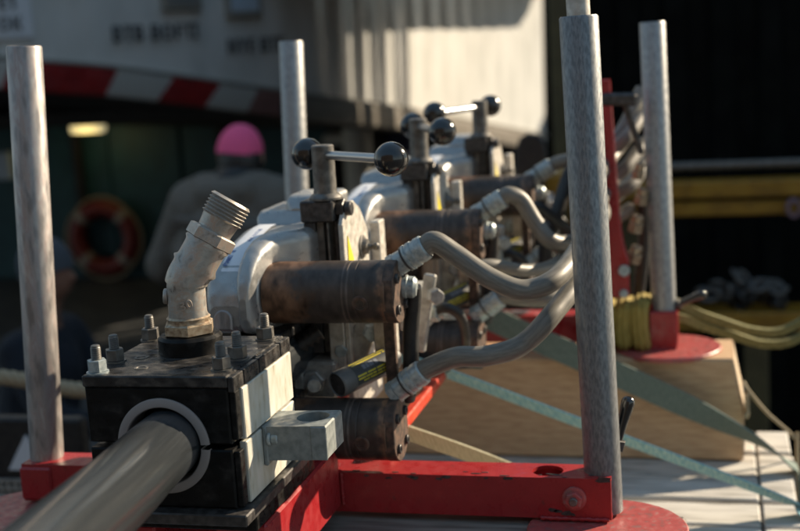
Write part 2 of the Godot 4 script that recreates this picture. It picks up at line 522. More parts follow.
	surf("olive paint", [[0.2, 0.05, 0.042, 0.016], [0.8, 0.08, 0.066, 0.026]], Vector3(2, 2, 2), 0.6)
	surf("rope fibre", [[0.2, 0.26, 0.20, 0.12], [0.8, 0.46, 0.38, 0.26]], Vector3(30, 30, 30), 0.9, 0.0, 0.03, 4.0)
	plain("handle chrome", 0.42, 0.42, 0.42, 0.28, 0.9)
	var kb := plain("black knob", 0.006, 0.006, 0.007, 0.16)
	kb.clearcoat_enabled = true
	kb.clearcoat = 0.6
	kb.clearcoat_roughness = 0.12
	plain("label white", 0.66, 0.69, 0.74, 0.45)
	plain("band white", 0.26, 0.23, 0.20, 0.6)
	plain("ink blue", 0.10, 0.16, 0.34, 0.6)
	plain("ink dark", 0.13, 0.135, 0.14, 0.6)
	plain("sign yellow", 0.75, 0.62, 0.03, 0.5)
	plain("window glass", 0.22, 0.225, 0.225, 0.12)
	plain("window frame", 0.26, 0.25, 0.22, 0.5)
	plain("seal grey", 0.26, 0.235, 0.225, 0.55)
	plain("ram grey", 0.13, 0.13, 0.128, 0.5, 0.2)
	plain("hole dark", 0.006, 0.006, 0.006, 0.9)
	plain("pink knit", 0.80, 0.11, 0.27, 0.9)
	plain("grey knit", 0.05, 0.06, 0.075, 0.9)
	plain("navy cloth", 0.012, 0.02, 0.06, 0.9)
	plain("pillar white", 0.50, 0.50, 0.46, 0.6)
	plain("panel blue", 0.45, 0.55, 0.66, 0.5)
	plain("pink cord", 0.16, 0.10, 0.12, 0.8)
	plain("mesh grey", 0.10, 0.10, 0.10, 0.6, 0.4)
	var body := plain("figure", 1, 1, 1, 0.9)
	body.vertex_color_use_as_albedo = true
	body.normal_enabled = true
	body.normal_texture = ntex(51, 0.012, [], 4, FastNoiseLite.TYPE_SIMPLEX_SMOOTH, true, 9.0)
	body.uv1_triplanar = true
	body.uv1_scale = Vector3(1.4, 0.9, 1.4)
	body.normal_scale = 1.3
	var lamp := plain("lamp glow", 0.8, 0.75, 0.55, 0.5)
	lamp.emission_enabled = true
	lamp.emission = Color(1.0, 0.93, 0.72)
	lamp.emission_energy_multiplier = 0.28
	var mo := plain("motor skin", 1, 1, 1, 0.5, 0.3)
	mo.albedo_texture = rust_image()
	var lb := plain("cylinder label", 1, 1, 1, 0.5)
	var ye := col(0.62, 0.52, 0.04)
	lb.albedo_texture = print_image(128, 64, col(0.055, 0.058, 0.06), ye, [[4, 4, 4, 124, 90, 120], [12, 4, 6, 120, 60, 110], [22, 12, 30, 84, 8, 16, col(0.18, 0.20, 0.24)], [42, 4, 4, 124, 14, 34], [49, 4, 4, 124, 12, 30], [56, 4, 20, 124, 12, 26]])
	var hl := plain("housing label", 1, 1, 1, 0.45)
	hl.albedo_texture = print_image(64, 192, col(0.64, 0.68, 0.75), col(0.16, 0.22, 0.42), [])

# ------------------------------------------------------------------ figures
func capsule_d(p: Vector3, c: Array) -> float:
	var a: Vector3 = c[0]
	var b: Vector3 = c[1]
	var ab := b - a
	var t := clampf((p - a).dot(ab) / max(ab.length_squared(), 1e-8), 0, 1)
	return (p - a - ab * t).length() - lerpf(c[2], c[3], t)

# surface nets over tapered capsules joined with a smooth minimum; c = [a, b, ra, rb, colour]
func figure_mesh(caps: Array, cell: float, k := 0.03) -> SurfaceTool:
	var lo := Vector3(1e9, 1e9, 1e9)
	var hi := -lo
	for c in caps:
		for e in 2:
			lo = lo.min(c[e] - Vector3.ONE * (c[2 + e] + cell * 3))
			hi = hi.max(c[e] + Vector3.ONE * (c[2 + e] + cell * 3))
	var n := Vector3i(((hi - lo) / cell).ceil()) + Vector3i.ONE
	var F := PackedFloat32Array()
	F.resize(n.x * n.y * n.z)
	F.fill(1.0)
	for c in caps:
		var r: float = max(c[2], c[3]) + cell * 2 + k
		var a: Vector3i = Vector3i((((c[0] as Vector3).min(c[1]) - Vector3.ONE * r - lo) / cell).floor()).clamp(Vector3i.ZERO, n - Vector3i.ONE)
		var b: Vector3i = Vector3i((((c[0] as Vector3).max(c[1]) + Vector3.ONE * r - lo) / cell).ceil()).clamp(Vector3i.ZERO, n - Vector3i.ONE)
		for z in range(a.z, b.z + 1):
			for y in range(a.y, b.y + 1):
				for x in range(a.x, b.x + 1):
					var d := capsule_d(lo + Vector3(x, y, z) * cell, c)
					var i := x + n.x * (y + n.y * z)
					var f := F[i]
					var h := clampf(0.5 + 0.5 * (f - d) / k, 0, 1)
					F[i] = lerpf(f, d, h) - k * h * (1 - h)
	var vid := {}
	var pts := []
	var off := [0, 1, n.x, n.x + 1, n.x * n.y, n.x * n.y + 1, n.x * n.y + n.x, n.x * n.y + n.x + 1]
	var cor := [Vector3(0, 0, 0), Vector3(1, 0, 0), Vector3(0, 1, 0), Vector3(1, 1, 0), Vector3(0, 0, 1), Vector3(1, 0, 1), Vector3(0, 1, 1), Vector3(1, 1, 1)]
	var edges := [[0, 1], [2, 3], [4, 5], [6, 7], [0, 2], [1, 3], [4, 6], [5, 7], [0, 4], [1, 5], [2, 6], [3, 7]]
	var st := mb()
	for z in n.z - 1:
		for y in n.y - 1:
			for x in n.x - 1:
				var i := x + n.x * (y + n.y * z)
				var neg := 0
				for o in off:
					if F[i + o] < 0: neg += 1
				if neg == 0 or neg == 8: continue
				var s := Vector3.ZERO
				var m := 0
				for e in edges:
					var f0 := F[i + off[e[0]]]
					var f1 := F[i + off[e[1]]]
					if (f0 < 0) == (f1 < 0): continue
					s += (cor[e[0]] as Vector3).lerp(cor[e[1]], f0 / (f0 - f1))
					m += 1
				vid[i] = pts.size()
				pts.append(lo + (Vector3(x, y, z) + s / m) * cell)
	var nor := []
	var cols := []
	for p in pts:
		var g := Vector3.ZERO
		var best := 1e9
		var bc := Color.WHITE
		var w := 0.0
		for c in caps:
			var d := capsule_d(p, c)
			if d < best:
				best = d
				bc = c[4]
			if d < 0.08:
				var t := clampf((p - c[0]).dot(c[1] - c[0]) / max(((c[1] - c[0]) as Vector3).length_squared(), 1e-8), 0, 1)
				var ww := exp(-max(d, 0.0) / 0.012)
				g += ((p - (c[0] as Vector3).lerp(c[1], t)) as Vector3).normalized() * ww
		nor.append(g.normalized())
		cols.append(bc)
	var ax := [1, n.x, n.x * n.y]
	for i in vid:
		for a in 3:
			var u: int = ax[(a + 1) % 3]
			var w: int = ax[(a + 2) % 3]
			if (F[i] < 0) == (F[i + ax[a]] < 0): continue
			if not (vid.has(i - u) and vid.has(i - w) and vid.has(i - u - w)): continue
			var q := [vid[i], vid[i - u], vid[i - u - w], vid[i - w]]
			var avg: Vector3 = nor[q[0]] + nor[q[1]] + nor[q[2]] + nor[q[3]]
			for t in [[0, 1, 2], [0, 2, 3]]:
				var A: int = q[t[0]]
				var B: int = q[t[1]]
				var C: int = q[t[2]]
				if ((pts[B] - pts[A]) as Vector3).cross(pts[C] - pts[A]).dot(avg) > 0:
					var sw := B
					B = C
					C = sw
				for v in [A, B, C]:
					st.set_color(cols[v])
					vx(st, pts[v], nor[v])
	return st

func limb(a: Vector3, b: Vector3, ra: float, rb: float, c: Color) -> Array:
	return [a, b, ra, rb, c]

# ------------------------------------------------------------------ the scene
func _ready():
	rng.seed = 11
	# camera
	var cam := Camera3D.new()
	cam.name = "camera"
	add_child(cam)
	cam.transform = Transform3D(Basis(Vector3(0.9692, -0.0590, -0.2393), Vector3(0.0153, 0.9834, -0.1806), Vector3(0.2459, 0.1713, 0.9540)).orthonormalized(), Vector3(0, 1.752, 0))
	var at := CameraAttributesPhysical.new()
	at.frustum_focal_length = 57.31
	at.frustum_near = 0.05
	at.frustum_far = 400.0
	at.frustum_focus_distance = 1.46
	at.exposure_aperture = 4.2
	cam.attributes = at
	cam.fov = 23.65
	cam.near = 0.05
	cam.far = 400.0
	cam.current = true
	# sky
	var we := WorldEnvironment.new()
	we.name = "environment"
	var env := Environment.new()
	env.background_mode = Environment.BG_SKY
	var sky := Sky.new()
	var sm := ProceduralSkyMaterial.new()
	sm.sky_top_color = Color(0.44, 0.56, 0.67)
	sm.sky_horizon_color = Color(0.80, 0.85, 0.83)
	sm.sky_curve = 0.18
	sm.ground_bottom_color = Color(0.16, 0.17, 0.18)
	sm.ground_horizon_color = Color(0.55, 0.57, 0.60)
	sky.sky_material = sm
	env.sky = sky
	env.background_energy_multiplier = 0.66
	env.tonemap_mode = Environment.TONE_MAPPER_LINEAR
	env.tonemap_exposure = 1.9
	env.sdfgi_enabled = true
	env.ssao_enabled = true
	env.ssil_enabled = true
	we.environment = env
	add_child(we)
	# low sun from the right and a little behind the machine
	var sun := DirectionalLight3D.new()
	sun.name = "sun"
	sun.light_energy = 1.6
	sun.light_color = Color(1.0, 0.92, 0.80)
	sun.light_angular_distance = 0.5
	sun.shadow_enabled = true
	add_child(sun)
	sun.look_at_from_position(Vector3(0.73, 0.49, -0.65) * 10.0, Vector3.ZERO)
	materials()
	setting()
	ship()
	yard()
	deck_and_timber()
	frame_and_posts()
	clamp_and_pipe()
	drive_units()
	hoses()
	straps()
	people()

# ------------------------------------------------------------------ setting
func setting():
	var st := mb()
	var s := 150.0
	poly(st, [Vector3(-s, -0.35, -s), Vector3(s, -0.35, -s), Vector3(s, -0.35, s), Vector3(-s, -0.35, s)], Vector3.UP)
	struct("ground", st, M["steel deck"])

func ship():
	var t := thing("ship", "large pale ship with overhanging bow, lettered side and red and white rubbing band", "ship")
	# bottom edge of the flared side, from near left to far right
	var pts := [Vector3(-5.2, 1.78, -5.4), Vector3(-4.58, 1.684, -6.669), Vector3(-4.213, 1.595, -7.271), Vector3(-3.892, 1.511, -7.863), Vector3(-3.407, 1.335, -8.795), Vector3(-3.054, 1.189, -9.594), Vector3(-2.761, 1.003, -10.998), Vector3(-2.463, 0.755, -12.708), Vector3(-2.006, 0.401, -14.963)]
	var edge := cr(pts, 24)
	var P := []
	var O := []
	var s := 0.0
	for i in edge.size():
		var d: Vector3 = edge[min(i + 1, edge.size() - 1)] - edge[max(i - 1, 0)]
		var n := Vector3(-d.z, 0, d.x).normalized()
		if i > 0: s += (edge[i] - edge[i - 1]).length()
		O.append(n)
		var row := []
		for k in 13:
			var h := 0.31 * k
			var dent := 0.012 * sin(s * TAU / 0.42) * sin(clampf(k / 12.0, 0, 1) * PI)
			row.append(edge[i] + Vector3(0, h, 0) + n * (dent + 0.02 * h))
		P.append(row)
	var st := mb()
	grid(st, P, false, false, Vector3(0.6, 0, 1))
	# top, underside and the far side
	for i in edge.size() - 1:
		var back := Vector3(-6.0, 0, -3.0)
		poly(st, [P[i][12], P[i + 1][12], P[i + 1][12] + back, P[i][12] + back], Vector3.UP)
	poly(st, [P[edge.size() - 1][0], P[edge.size() - 1][12], P[edge.size() - 1][12] + Vector3(-6, 0, -3), P[edge.size() - 1][0] + Vector3(-6, 0, -3)], Vector3(1, 0, -1))
	obj("hull_side", st, M["hull paint"], t)
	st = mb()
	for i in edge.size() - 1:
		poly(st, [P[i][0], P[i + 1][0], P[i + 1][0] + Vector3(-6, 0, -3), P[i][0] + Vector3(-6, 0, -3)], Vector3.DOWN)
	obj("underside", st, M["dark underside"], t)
	# rubbing band in red and white lengths, a little proud
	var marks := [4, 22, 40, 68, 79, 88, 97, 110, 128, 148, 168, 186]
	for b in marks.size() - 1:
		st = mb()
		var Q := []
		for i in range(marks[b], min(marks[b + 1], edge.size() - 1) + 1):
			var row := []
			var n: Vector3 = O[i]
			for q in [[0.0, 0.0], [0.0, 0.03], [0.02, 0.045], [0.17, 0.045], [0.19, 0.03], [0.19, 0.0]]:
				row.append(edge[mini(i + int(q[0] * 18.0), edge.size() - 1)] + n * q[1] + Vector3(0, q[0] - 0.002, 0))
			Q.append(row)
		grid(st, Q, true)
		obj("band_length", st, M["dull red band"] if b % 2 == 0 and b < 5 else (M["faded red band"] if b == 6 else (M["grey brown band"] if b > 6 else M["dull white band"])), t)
	st = mb()
	for i in range(0, edge.size() - 1, 2):
		var j: int = min(i + 2, edge.size() - 1)
		bar(st, edge[i] + Vector3(0, 0.2, 0) + O[i] * 0.02, edge[j] + Vector3(0, 0.2, 0) + O[j] * 0.02, Vector3.UP, 0.02, 0.05, 0.004)
	obj("band_rail", st, M["window frame"], t)
	# walkway jutting out above, whose shade lies on the plating
	st = mb()
	for i in range(100, edge.size() - 1, 1):
		var j: int = min(i + 1, edge.size() - 1)
		var up0 := Vector3(0, 2.34 - edge[i].y, 0)
		var up1 := Vector3(0, 2.34 - edge[j].y, 0)
		var a: Vector3 = edge[i] + up0
		var c: Vector3 = edge[j] + up1
		poly(st, [a, c, c + O[j] * 0.60, a + O[i] * 0.60], Vector3.DOWN)
		poly(st, [a + Vector3(0, 0.08, 0), c + Vector3(0, 0.08, 0), c + O[j] * 0.60 + Vector3(0, 0.08, 0), a + O[i] * 0.60 + Vector3(0, 0.08, 0)], Vector3.UP)
		poly(st, [a + O[i] * 0.60, c + O[j] * 0.60, c + O[j] * 0.60 + Vector3(0, 0.08, 0), a + O[i] * 0.60 + Vector3(0, 0.08, 0)], O[i])
	obj("walkway", st, M["hull paint"], t)
	# windows, lettering and the white notice
	var place := func(i: int, y: float, out: float) -> Transform3D:
		var n: Vector3 = O[i]
		var x := Vector3.UP.cross(n).normalized()
		var p: Vector3 = edge[i]
		return Transform3D(Basis(x, Vector3.UP, n), Vector3(p.x, y, p.z) + n * (out + 0.02 * (y - p.y)))
	for w in [[85, 2.28], [98, 2.22], [60, 2.5]]:
		st = mb()
		box(st, place.call(w[0], w[1], 0.02), Vector3(0.34, 0.42, 0.05), 0.01)
		var f := obj("window", st, M["window frame"], t)
		st = mb()
		box(st, place.call(w[0], w[1] + 0.01, 0.042), Vector3(0.27, 0.35, 0.014), 0.004)
		obj("pane", st, M["panel blue"] if w[0] == 98 else M["window glass"], f)
	text(t, "lettering", "BTB BOFTI", 0.15, 0.008, M["ink dark"], place.call(80, 1.93, 0.022))
	text(t, "lettering", "NYF BTF", 0.15, 0.008, M["ink dark"], place.call(101, 1.81, 0.022))
	st = mb()
	box(st, place.call(42, 2.10, 0.015), Vector3(0.42, 0.34, 0.02), 0.004)
	var sg := obj("notice_board", st, M["label white"], t)
	var x1: Transform3D = place.call(44, 2.15, 0.03)
	text(sg, "lettering", "E1", 0.12, 0.006, M["ink dark"], x1)
	x1.origin.y -= 0.13
	text(sg, "lettering", "OK", 0.12, 0.006, M["ink dark"], x1)

func yard():
	# dark bay under the overhang
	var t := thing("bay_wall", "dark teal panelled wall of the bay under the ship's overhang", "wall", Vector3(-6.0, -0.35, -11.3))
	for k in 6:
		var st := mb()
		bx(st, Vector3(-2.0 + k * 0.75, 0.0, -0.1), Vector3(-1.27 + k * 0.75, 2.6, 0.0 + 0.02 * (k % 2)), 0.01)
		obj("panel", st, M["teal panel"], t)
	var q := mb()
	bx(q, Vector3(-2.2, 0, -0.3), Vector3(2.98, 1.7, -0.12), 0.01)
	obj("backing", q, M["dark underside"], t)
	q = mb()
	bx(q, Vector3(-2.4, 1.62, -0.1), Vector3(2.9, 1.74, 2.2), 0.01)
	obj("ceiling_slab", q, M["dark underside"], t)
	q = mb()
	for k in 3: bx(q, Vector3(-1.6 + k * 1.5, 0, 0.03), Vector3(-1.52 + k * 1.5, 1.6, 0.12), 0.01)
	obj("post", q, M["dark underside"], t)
	# lit lamp
	var lp := thing("bay_lamp", "oblong yellowish lamp glowing under the ceiling of the dark bay", "lamp", Vector3(-5.745, 1.15, -10.885))
	q = mb()
	bx(q, Vector3(-0.2, 0.06, -0.07), Vector3(0.2, 0.11, 0.07), 0.01)
	obj("lamp_body", q, M["window frame"], lp)
	q = mb()
	bx(q, Vector3(-0.17, -0.04, -0.05), Vector3(0.17, 0.06, 0.05), 0.02)
	obj("lamp_diffuser", q, M["lamp glow"], lp)
	var ol := OmniLight3D.new()
	ol.name = "bay_lamp_light"
	ol.light_color = Color(1.0, 0.88, 0.55)
	ol.light_energy = 0.03
	ol.light_size = 0.12
	ol.omni_range = 12.0
	ol.omni_attenuation = 2.0
	ol.shadow_enabled = true
	lp.add_child(ol)
	ol.position = Vector3(0, -0.08, 0.12)
	# life ring on the wall
	var lr := thing("life_ring", "orange life ring with four white bands hanging on the dark wall", "life ring", Vector3(-5.822, 0.068, -11.15))
	q = mb()
	var c := []
	for k in 49: c.append(Vector3(cos(TAU * k / 48) * 0.29, sin(TAU * k / 48) * 0.29, 0))
	tube(q, c, 0.082, 16, false)
	obj("ring_body", q, M["ring orange"], lr)
	for k in 4:
		q = mb()
		c = []
		for e in 7:
			var a := TAU * (k + 0.5) / 4 + (e - 3) * 0.045
			c.append(Vector3(cos(a) * 0.29, sin(a) * 0.29, 0))
		tube(q, c, 0.086, 16)
		obj("white_band", q, M["band white"], lr)
	q = mb()
	c = []
	for k in 33:
		var a := TAU * k / 32
		c.append(Vector3(cos(a), sin(a), 0) * (0.385 + 0.02 * absf(sin(a * 2 + PI / 2))) + Vector3(0, 0, 0.02))
	tube(q, c, 0.012, 6, false)
	obj("grab_line", q, M["rope fibre"], lr)
	# pale pillar and panel, dark far building
	q = mb()
	cyl(q, Vector3(-3.2, -0.35, -11.12), Vector3.UP, 0.13, 1.55, 0.01)
	tag(obj("white_pillar", q, M["pillar white"]), "white round pillar standing under the ship right of the pink cap", "pillar")
	q = mb()
	bx(q, Vector3(-6.62, 0.72, -10.7), Vector3(-6.45, 0.98, -10.62), 0.01)
	tag(obj("pale_panel", q, M["panel blue"]), "small pale blue panel at the left edge of the dark bay", "panel")
	q = mb()
	bx(q, Vector3(-3.56, 0.87, -11.3), Vector3(-3.28, 0.98, -11.2), 0.03)
	tag(obj("beige_light_box", q, M["pillar white"]), "small beige box beside the white pillar under the ship", "box")
	q = mb()
	bx(q, Vector3(-3.08, 0.2, -11.7), Vector3(-2.8, 1.03, -11.5), 0.03)
	tag(obj("navy_tarpaulin", q, M["navy cloth"]), "dark navy covered post behind the second control handle", "cover")
	q = mb()
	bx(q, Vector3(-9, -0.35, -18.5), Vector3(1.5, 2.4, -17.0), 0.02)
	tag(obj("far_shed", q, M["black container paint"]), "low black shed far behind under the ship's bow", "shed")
	# black container at the right with corrugated front
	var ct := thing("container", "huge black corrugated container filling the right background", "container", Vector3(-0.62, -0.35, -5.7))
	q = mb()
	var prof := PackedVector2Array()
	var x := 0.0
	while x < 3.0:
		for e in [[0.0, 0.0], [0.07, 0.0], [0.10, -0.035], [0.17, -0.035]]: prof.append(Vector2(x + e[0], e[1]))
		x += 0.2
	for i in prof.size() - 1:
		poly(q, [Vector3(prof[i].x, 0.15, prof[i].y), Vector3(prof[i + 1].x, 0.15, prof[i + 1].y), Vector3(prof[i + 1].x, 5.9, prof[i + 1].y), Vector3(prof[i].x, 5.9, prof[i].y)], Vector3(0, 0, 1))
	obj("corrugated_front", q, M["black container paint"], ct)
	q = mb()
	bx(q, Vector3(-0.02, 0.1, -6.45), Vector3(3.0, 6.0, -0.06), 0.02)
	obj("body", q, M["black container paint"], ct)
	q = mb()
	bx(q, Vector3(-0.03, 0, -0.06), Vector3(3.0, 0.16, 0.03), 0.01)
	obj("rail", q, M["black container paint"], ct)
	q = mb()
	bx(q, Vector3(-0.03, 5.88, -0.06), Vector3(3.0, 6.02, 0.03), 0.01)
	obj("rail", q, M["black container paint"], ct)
	for k in 5:
		q = mb()
		cyl(q, Vector3(0.03, 0, -6.60 - [0.0, 0.21, 0.36, 0.60, 0.74][k]), Vector3.UP, [0.07, 0.045, 0.06, 0.035, 0.05][k], 6.0, 0.004, 20)
		obj("standpipe", q, M["black container paint"], ct)
	q = mb()
	bx(q, Vector3(-0.1, 0.0, -0.09), Vector3(0.0, 6.02, 0.04), 0.01)
	obj("corner_post", q, M["olive paint"], ct)
	q = mb()
	bx(q, Vector3(-16, -0.35, 9.0), Vector3(5.0, 8.5, 16.0), 0.02)
	tag(obj("warehouse", q, M["warehouse brick"]), "long dark brick quay warehouse behind the viewer", "building")
	# ochre machine rails in front of the container
	var g := thing("ochre_rail_frame", "ochre yellow steel rail frame with a grey pipe, before the black container", "frame", Vector3(0, -0.35, -5.0))
	q = mb(); bx(q, Vector3(-0.40, 1.455, -0.06), Vector3(1.6, 1.52, 0.06), 0.006)
	obj("upper_rail", q, M["ochre paint"], g)
	q = mb(); bx(q, Vector3(-0.40, 1.385, -0.04), Vector3(1.6, 1.44, 0.05), 0.006)
	obj("lower_flange", q, M["ochre paint"], g)
	q = mb(); bx(q, Vector3(-0.40, 1.435, -0.05), Vector3(1.6, 1.46, 0.0), 0.004)
	obj("web", q, M["dark underside"], g)
	q = mb(); cyl(q, Vector3(-0.6, 1.575, 0.0), Vector3.RIGHT, 0.017, 2.4)
	obj("grey_pipe", q, M["machined grey steel"], g)
	q = mb(); bx(q, Vector3(-0.40, 0.94, -0.1), Vector3(1.6, 1.012, 0.08), 0.006)
	obj("lower_beam", q, M["ochre paint"], g)
	q = mb(); bx(q, Vector3(0.075, 0.0, -0.05), Vector3(0.17, 0.90, 0.05), 0.006)
	obj("leg", q, M["olive paint"], g)
	q = mb(); bx(q, Vector3(-0.40, 0.0, -0.05), Vector3(-0.30, 1.4, -0.01), 0.006)
	obj("leg", q, M["olive paint"], g)
	q = mb(); bx(q, Vector3(1.5, 0.0, -0.05), Vector3(1.6, 1.4, -0.01), 0.006)
	obj("leg", q, M["olive paint"], g)
	var ch := thing("chain_heap", "grey heap of chain links lying on the lower ochre beam", "chain", Vector3(0.06, 0.662, -5.0))
	for k in 26:
		q = mb()
		c = []
		var px := rng.randf_range(-0.17, 0.17)
		var b := Basis(Vector3(rng.randf() - 0.5, rng.randf() - 0.5, rng.randf() - 0.5).normalized(), rng.randf() * TAU)
		for e in 17: c.append(b * Vector3(cos(TAU * e / 16) * 0.036, sin(TAU * e / 16) * 0.022, 0) + Vector3(px, 0.035 + rng.randf() * 0.0 + 0.055 * (k % 3) * (1.0 - absf(px) * 3.5) * 0.8, (k % 5 - 2) * 0.018))
		tube(q, c, 0.009, 6, false)
		obj("link", q, M["black rubber"] if k % 3 == 0 else M["mesh grey"], ch)
	q = mb()
	c = []
	for e in 40: c.append(Vector3(0.262 + cos(e * 0.63) * 0.022, 1.066 + sin(e * 0.63) * 0.03, -4.92 + e * 0.0012))
	tube(q, c, 0.008, 6)
	tag(obj("pink_cord_coil", q, M["pink cord"]), "small pink cord coil hanging on the ochre rail at far right", "cord")
	# ochre winch body behind the hoses
	var w := thing("ochre_winch", "ochre machine body with a white label behind the hoses", "machine", Vector3(-0.60, -0.35, -4.4))
	q = mb(); bx(q, Vector3(-0.26, 0.0, -0.3), Vector3(0.22, 1.30, -0.02), 0.02)
	obj("body", q, M["dark underside"], w)
	q = mb(); bx(q, Vector3(-0.22, 1.53, -0.2), Vector3(0.24, 1.63, 0.0), 0.015)
	obj("top_rail", q, M["ochre paint"], w)
	q = mb(); bx(q, Vector3(-0.2, 1.3, -0.16), Vector3(-0.1, 1.54, -0.02), 0.015)
	obj("upright", q, M["ochre paint"], w)
	q = mb(); bx(q, Vector3(0.08, 1.3, -0.16), Vector3(0.2, 1.54, -0.02), 0.015)
	obj("upright", q, M["ochre paint"], w)
	q = mb(); bx(q, Vector3(-0.06, 1.47, -0.02), Vector3(0.03, 1.56, 0.012), 0.004)
	obj("white_label", q, M["label white"], w)
	# black seat back behind the third unit
	var s := thing("black_shovel_blade", "black rounded plate standing tilted behind the third drive unit", "plate", Vector3(-0.655, 1.0, -4.3))
	q = mb()
	var pp := PackedVector2Array()
	for e in [[-0.075, -0.1], [0.03, -0.1], [0.085, 0.36], [0.078, 0.40], [0.055, 0.425], [0.02, 0.43], [-0.005, 0.415], [-0.02, 0.38]]: pp.append(Vector2(e[0], e[1]))
	prism(q, Transform3D(), pp, 0.03, 0.006)
	obj("blade", q, M["black rubber"], s)
	q = mb(); bx(q, Vector3(-0.05, -1.35, -0.02), Vector3(0.0, -0.09, 0.02), 0.006)
	obj("stand", q, M["black rubber"], s)
	# striped barrier and rope at the lower left
	var b2 := thing("striped_barrier", "white and black chevron barrier with grey mesh at lower left", "barrier", Vector3(-1.56, -0.35, -2.52))
	q = mb(); bx(q, Vector3(-0.35, 0.0, -0.05), Vector3(0.13, 1.30, -0.01), 0.006)
	obj("board", q, M["black rubber"], b2)
	for k in 3:
		q = mb()
		var cx := -0.29 + k * 0.14
		prism(q, Transform3D(Basis(), Vector3(cx, 1.178, -0.006)), PackedVector2Array([Vector2(-0.052, 0), Vector2(0, 0.085), Vector2(0.052, 0)]), 0.01, 0.001)
		obj("chevron", q, M["label white"], b2)
	q = mb()
	for k in 24: bx(q, Vector3(-0.33 + k * 0.0187, 1.0, -0.004), Vector3(-0.322 + k * 0.0187, 1.155, 0.004), 0.0)
	for k in 9: bx(q, Vector3(-0.33, 1.005 + k * 0.0182, -0.001), Vector3(0.11, 1.013 + k * 0.0182, 0.007), 0.0)
	obj("wire_mesh", q, M["tooled steel"], b2)
	q = mb()
	var R := cr([Vector3(-1.95, 1.09, -2.46), Vector3(-1.604, 1.058, -2.502), Vector3(-1.427, 1.018, -2.54), Vector3(-1.2, 1.02, -2.55), Vector3(-0.8, 1.15, -2.50)], 40)
	for k in 3:
		c = []
		for i in R.size(): c.append(R[i] + Vector3(0, cos(i * 0.55 + TAU * k / 3), sin(i * 0.55 + TAU * k / 3)) * 0.009)
		tube(q, c, 0.0105, 7)
	tag(obj("laid_rope", q, M["rope fibre"]), "beige laid rope running behind the left post to the clamp", "rope")

# ------------------------------------------------------------------ boards and timbers
func deck_and_timber():
	var t := thing("board_platform", "platform of whitewashed boards with dark gaps under the machine", "platform", Vector3(0, 0.93, 0))
	var zs := [-2.60, -2.455, -2.32, -2.19, -2.075, -1.94, -1.81, -1.68, -1.55, -1.42, -1.29, -1.16]
	for i in zs.size() - 1:
		for part in 2:
			var st := mb()
			var x0 := -1.15 if part == 0 else 0.061
			var x1 := 0.057 if part == 0 else 0.124 + 0.004 * sin(i * 2.3)
			bx(st, Vector3(x0, -0.03 - 0.002 * (i % 3), zs[i] + 0.008), Vector3(x1, -0.002 * (i % 2), zs[i + 1] - 0.008), 0.003)
			obj("board", st, M["whitewashed board %d" % (i % 3)], t)
	var q := mb()
	for x in [-1.0, -0.4, 0.08]: bx(q, Vector3(x - 0.045, -0.17, -2.6), Vector3(x + 0.03, -0.034, -1.15), 0.003)
	obj("bearer", q, M["grey timber"], t)
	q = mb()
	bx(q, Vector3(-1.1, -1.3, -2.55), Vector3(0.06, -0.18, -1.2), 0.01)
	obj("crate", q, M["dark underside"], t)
	# rear timber with a sawn, slanting end
	t = thing("timber_beam", "thick brown timber beam carrying the rear end of the red frame", "beam", Vector3(0, 0.931, 0))
	q = mb()
	var z0 := -2.56
	var z1 := -2.40
	var B := [[-1.2, 0.0], [0.034, 0.0], [0.037, 0.10], [0.030, 0.13], [0.0175, 0.2005], [-1.2, 0.2005]]
	var pp := PackedVector2Array()
	for e in B: pp.append(Vector2(e[0], e[1]))
	prism(q, Transform3D(Basis(), Vector3(0, 0, (z0 + z1) * 0.5)), pp, z1 - z0, 0.004)
	obj("beam_body", q, M["timber"], t)
	q = mb()
	var ee := [[0.0355, 0.003], [0.0385, 0.10], [0.0315, 0.13], [0.0190, 0.198]]
	for i in 3:
		poly(q, [Vector3(ee[i][0], ee[i][1], z0 + 0.004), Vector3(ee[i][0], ee[i][1], z1 - 0.004), Vector3(ee[i + 1][0], ee[i + 1][1], z1 - 0.004), Vector3(ee[i + 1][0], ee[i + 1][1], z0 + 0.004)], Vector3(1, 0.2, 0))
	obj("sawn_end", q, M["pale end grain"], t)
	t = thing("timber_beam", "weathered grey timber beam under the front of the red frame", "beam", Vector3(0, 0.931, 0))
	q = mb()
	bx(q, Vector3(-1.15, 0.0, -1.61), Vector3(-0.05, 0.194, -1.46), 0.004)
	obj("beam_body", q, M["grey timber"], t)

# ------------------------------------------------------------------ red frame and posts
func csg_beam(parent: Node, called: String, a: Vector3, b: Vector3, holes: Array) -> CSGCombiner3D:
	var c := CSGCombiner3D.new()
	c.name = called
	parent.add_child(c, true)
	var o := CSGBox3D.new()
	o.name = "outer"
	o.size = (b - a).abs()
	o.position = (a + b) * 0.5
	o.material = M["red paint"]
	c.add_child(o)
	var i := CSGBox3D.new()
	i.name = "inner"
	i.operation = CSGShape3D.OPERATION_SUBTRACTION
	i.size = (b - a).abs() - Vector3(-0.1, 0.01, 0.01)
	i.position = (a + b) * 0.5
	i.material = M["red paint"]
	c.add_child(i)
	for h in holes:
		var y := CSGCylinder3D.new()
		y.name = "cutter"
		y.operation = CSGShape3D.OPERATION_SUBTRACTION
		y.radius = h[1]
		y.height = 0.03
		y.sides = 28
		y.position = Vector3(h[0], max(a.y, b.y), (a.z + b.z) * 0.5)
		y.material = M["red paint"]
		c.add_child(y)
	return c

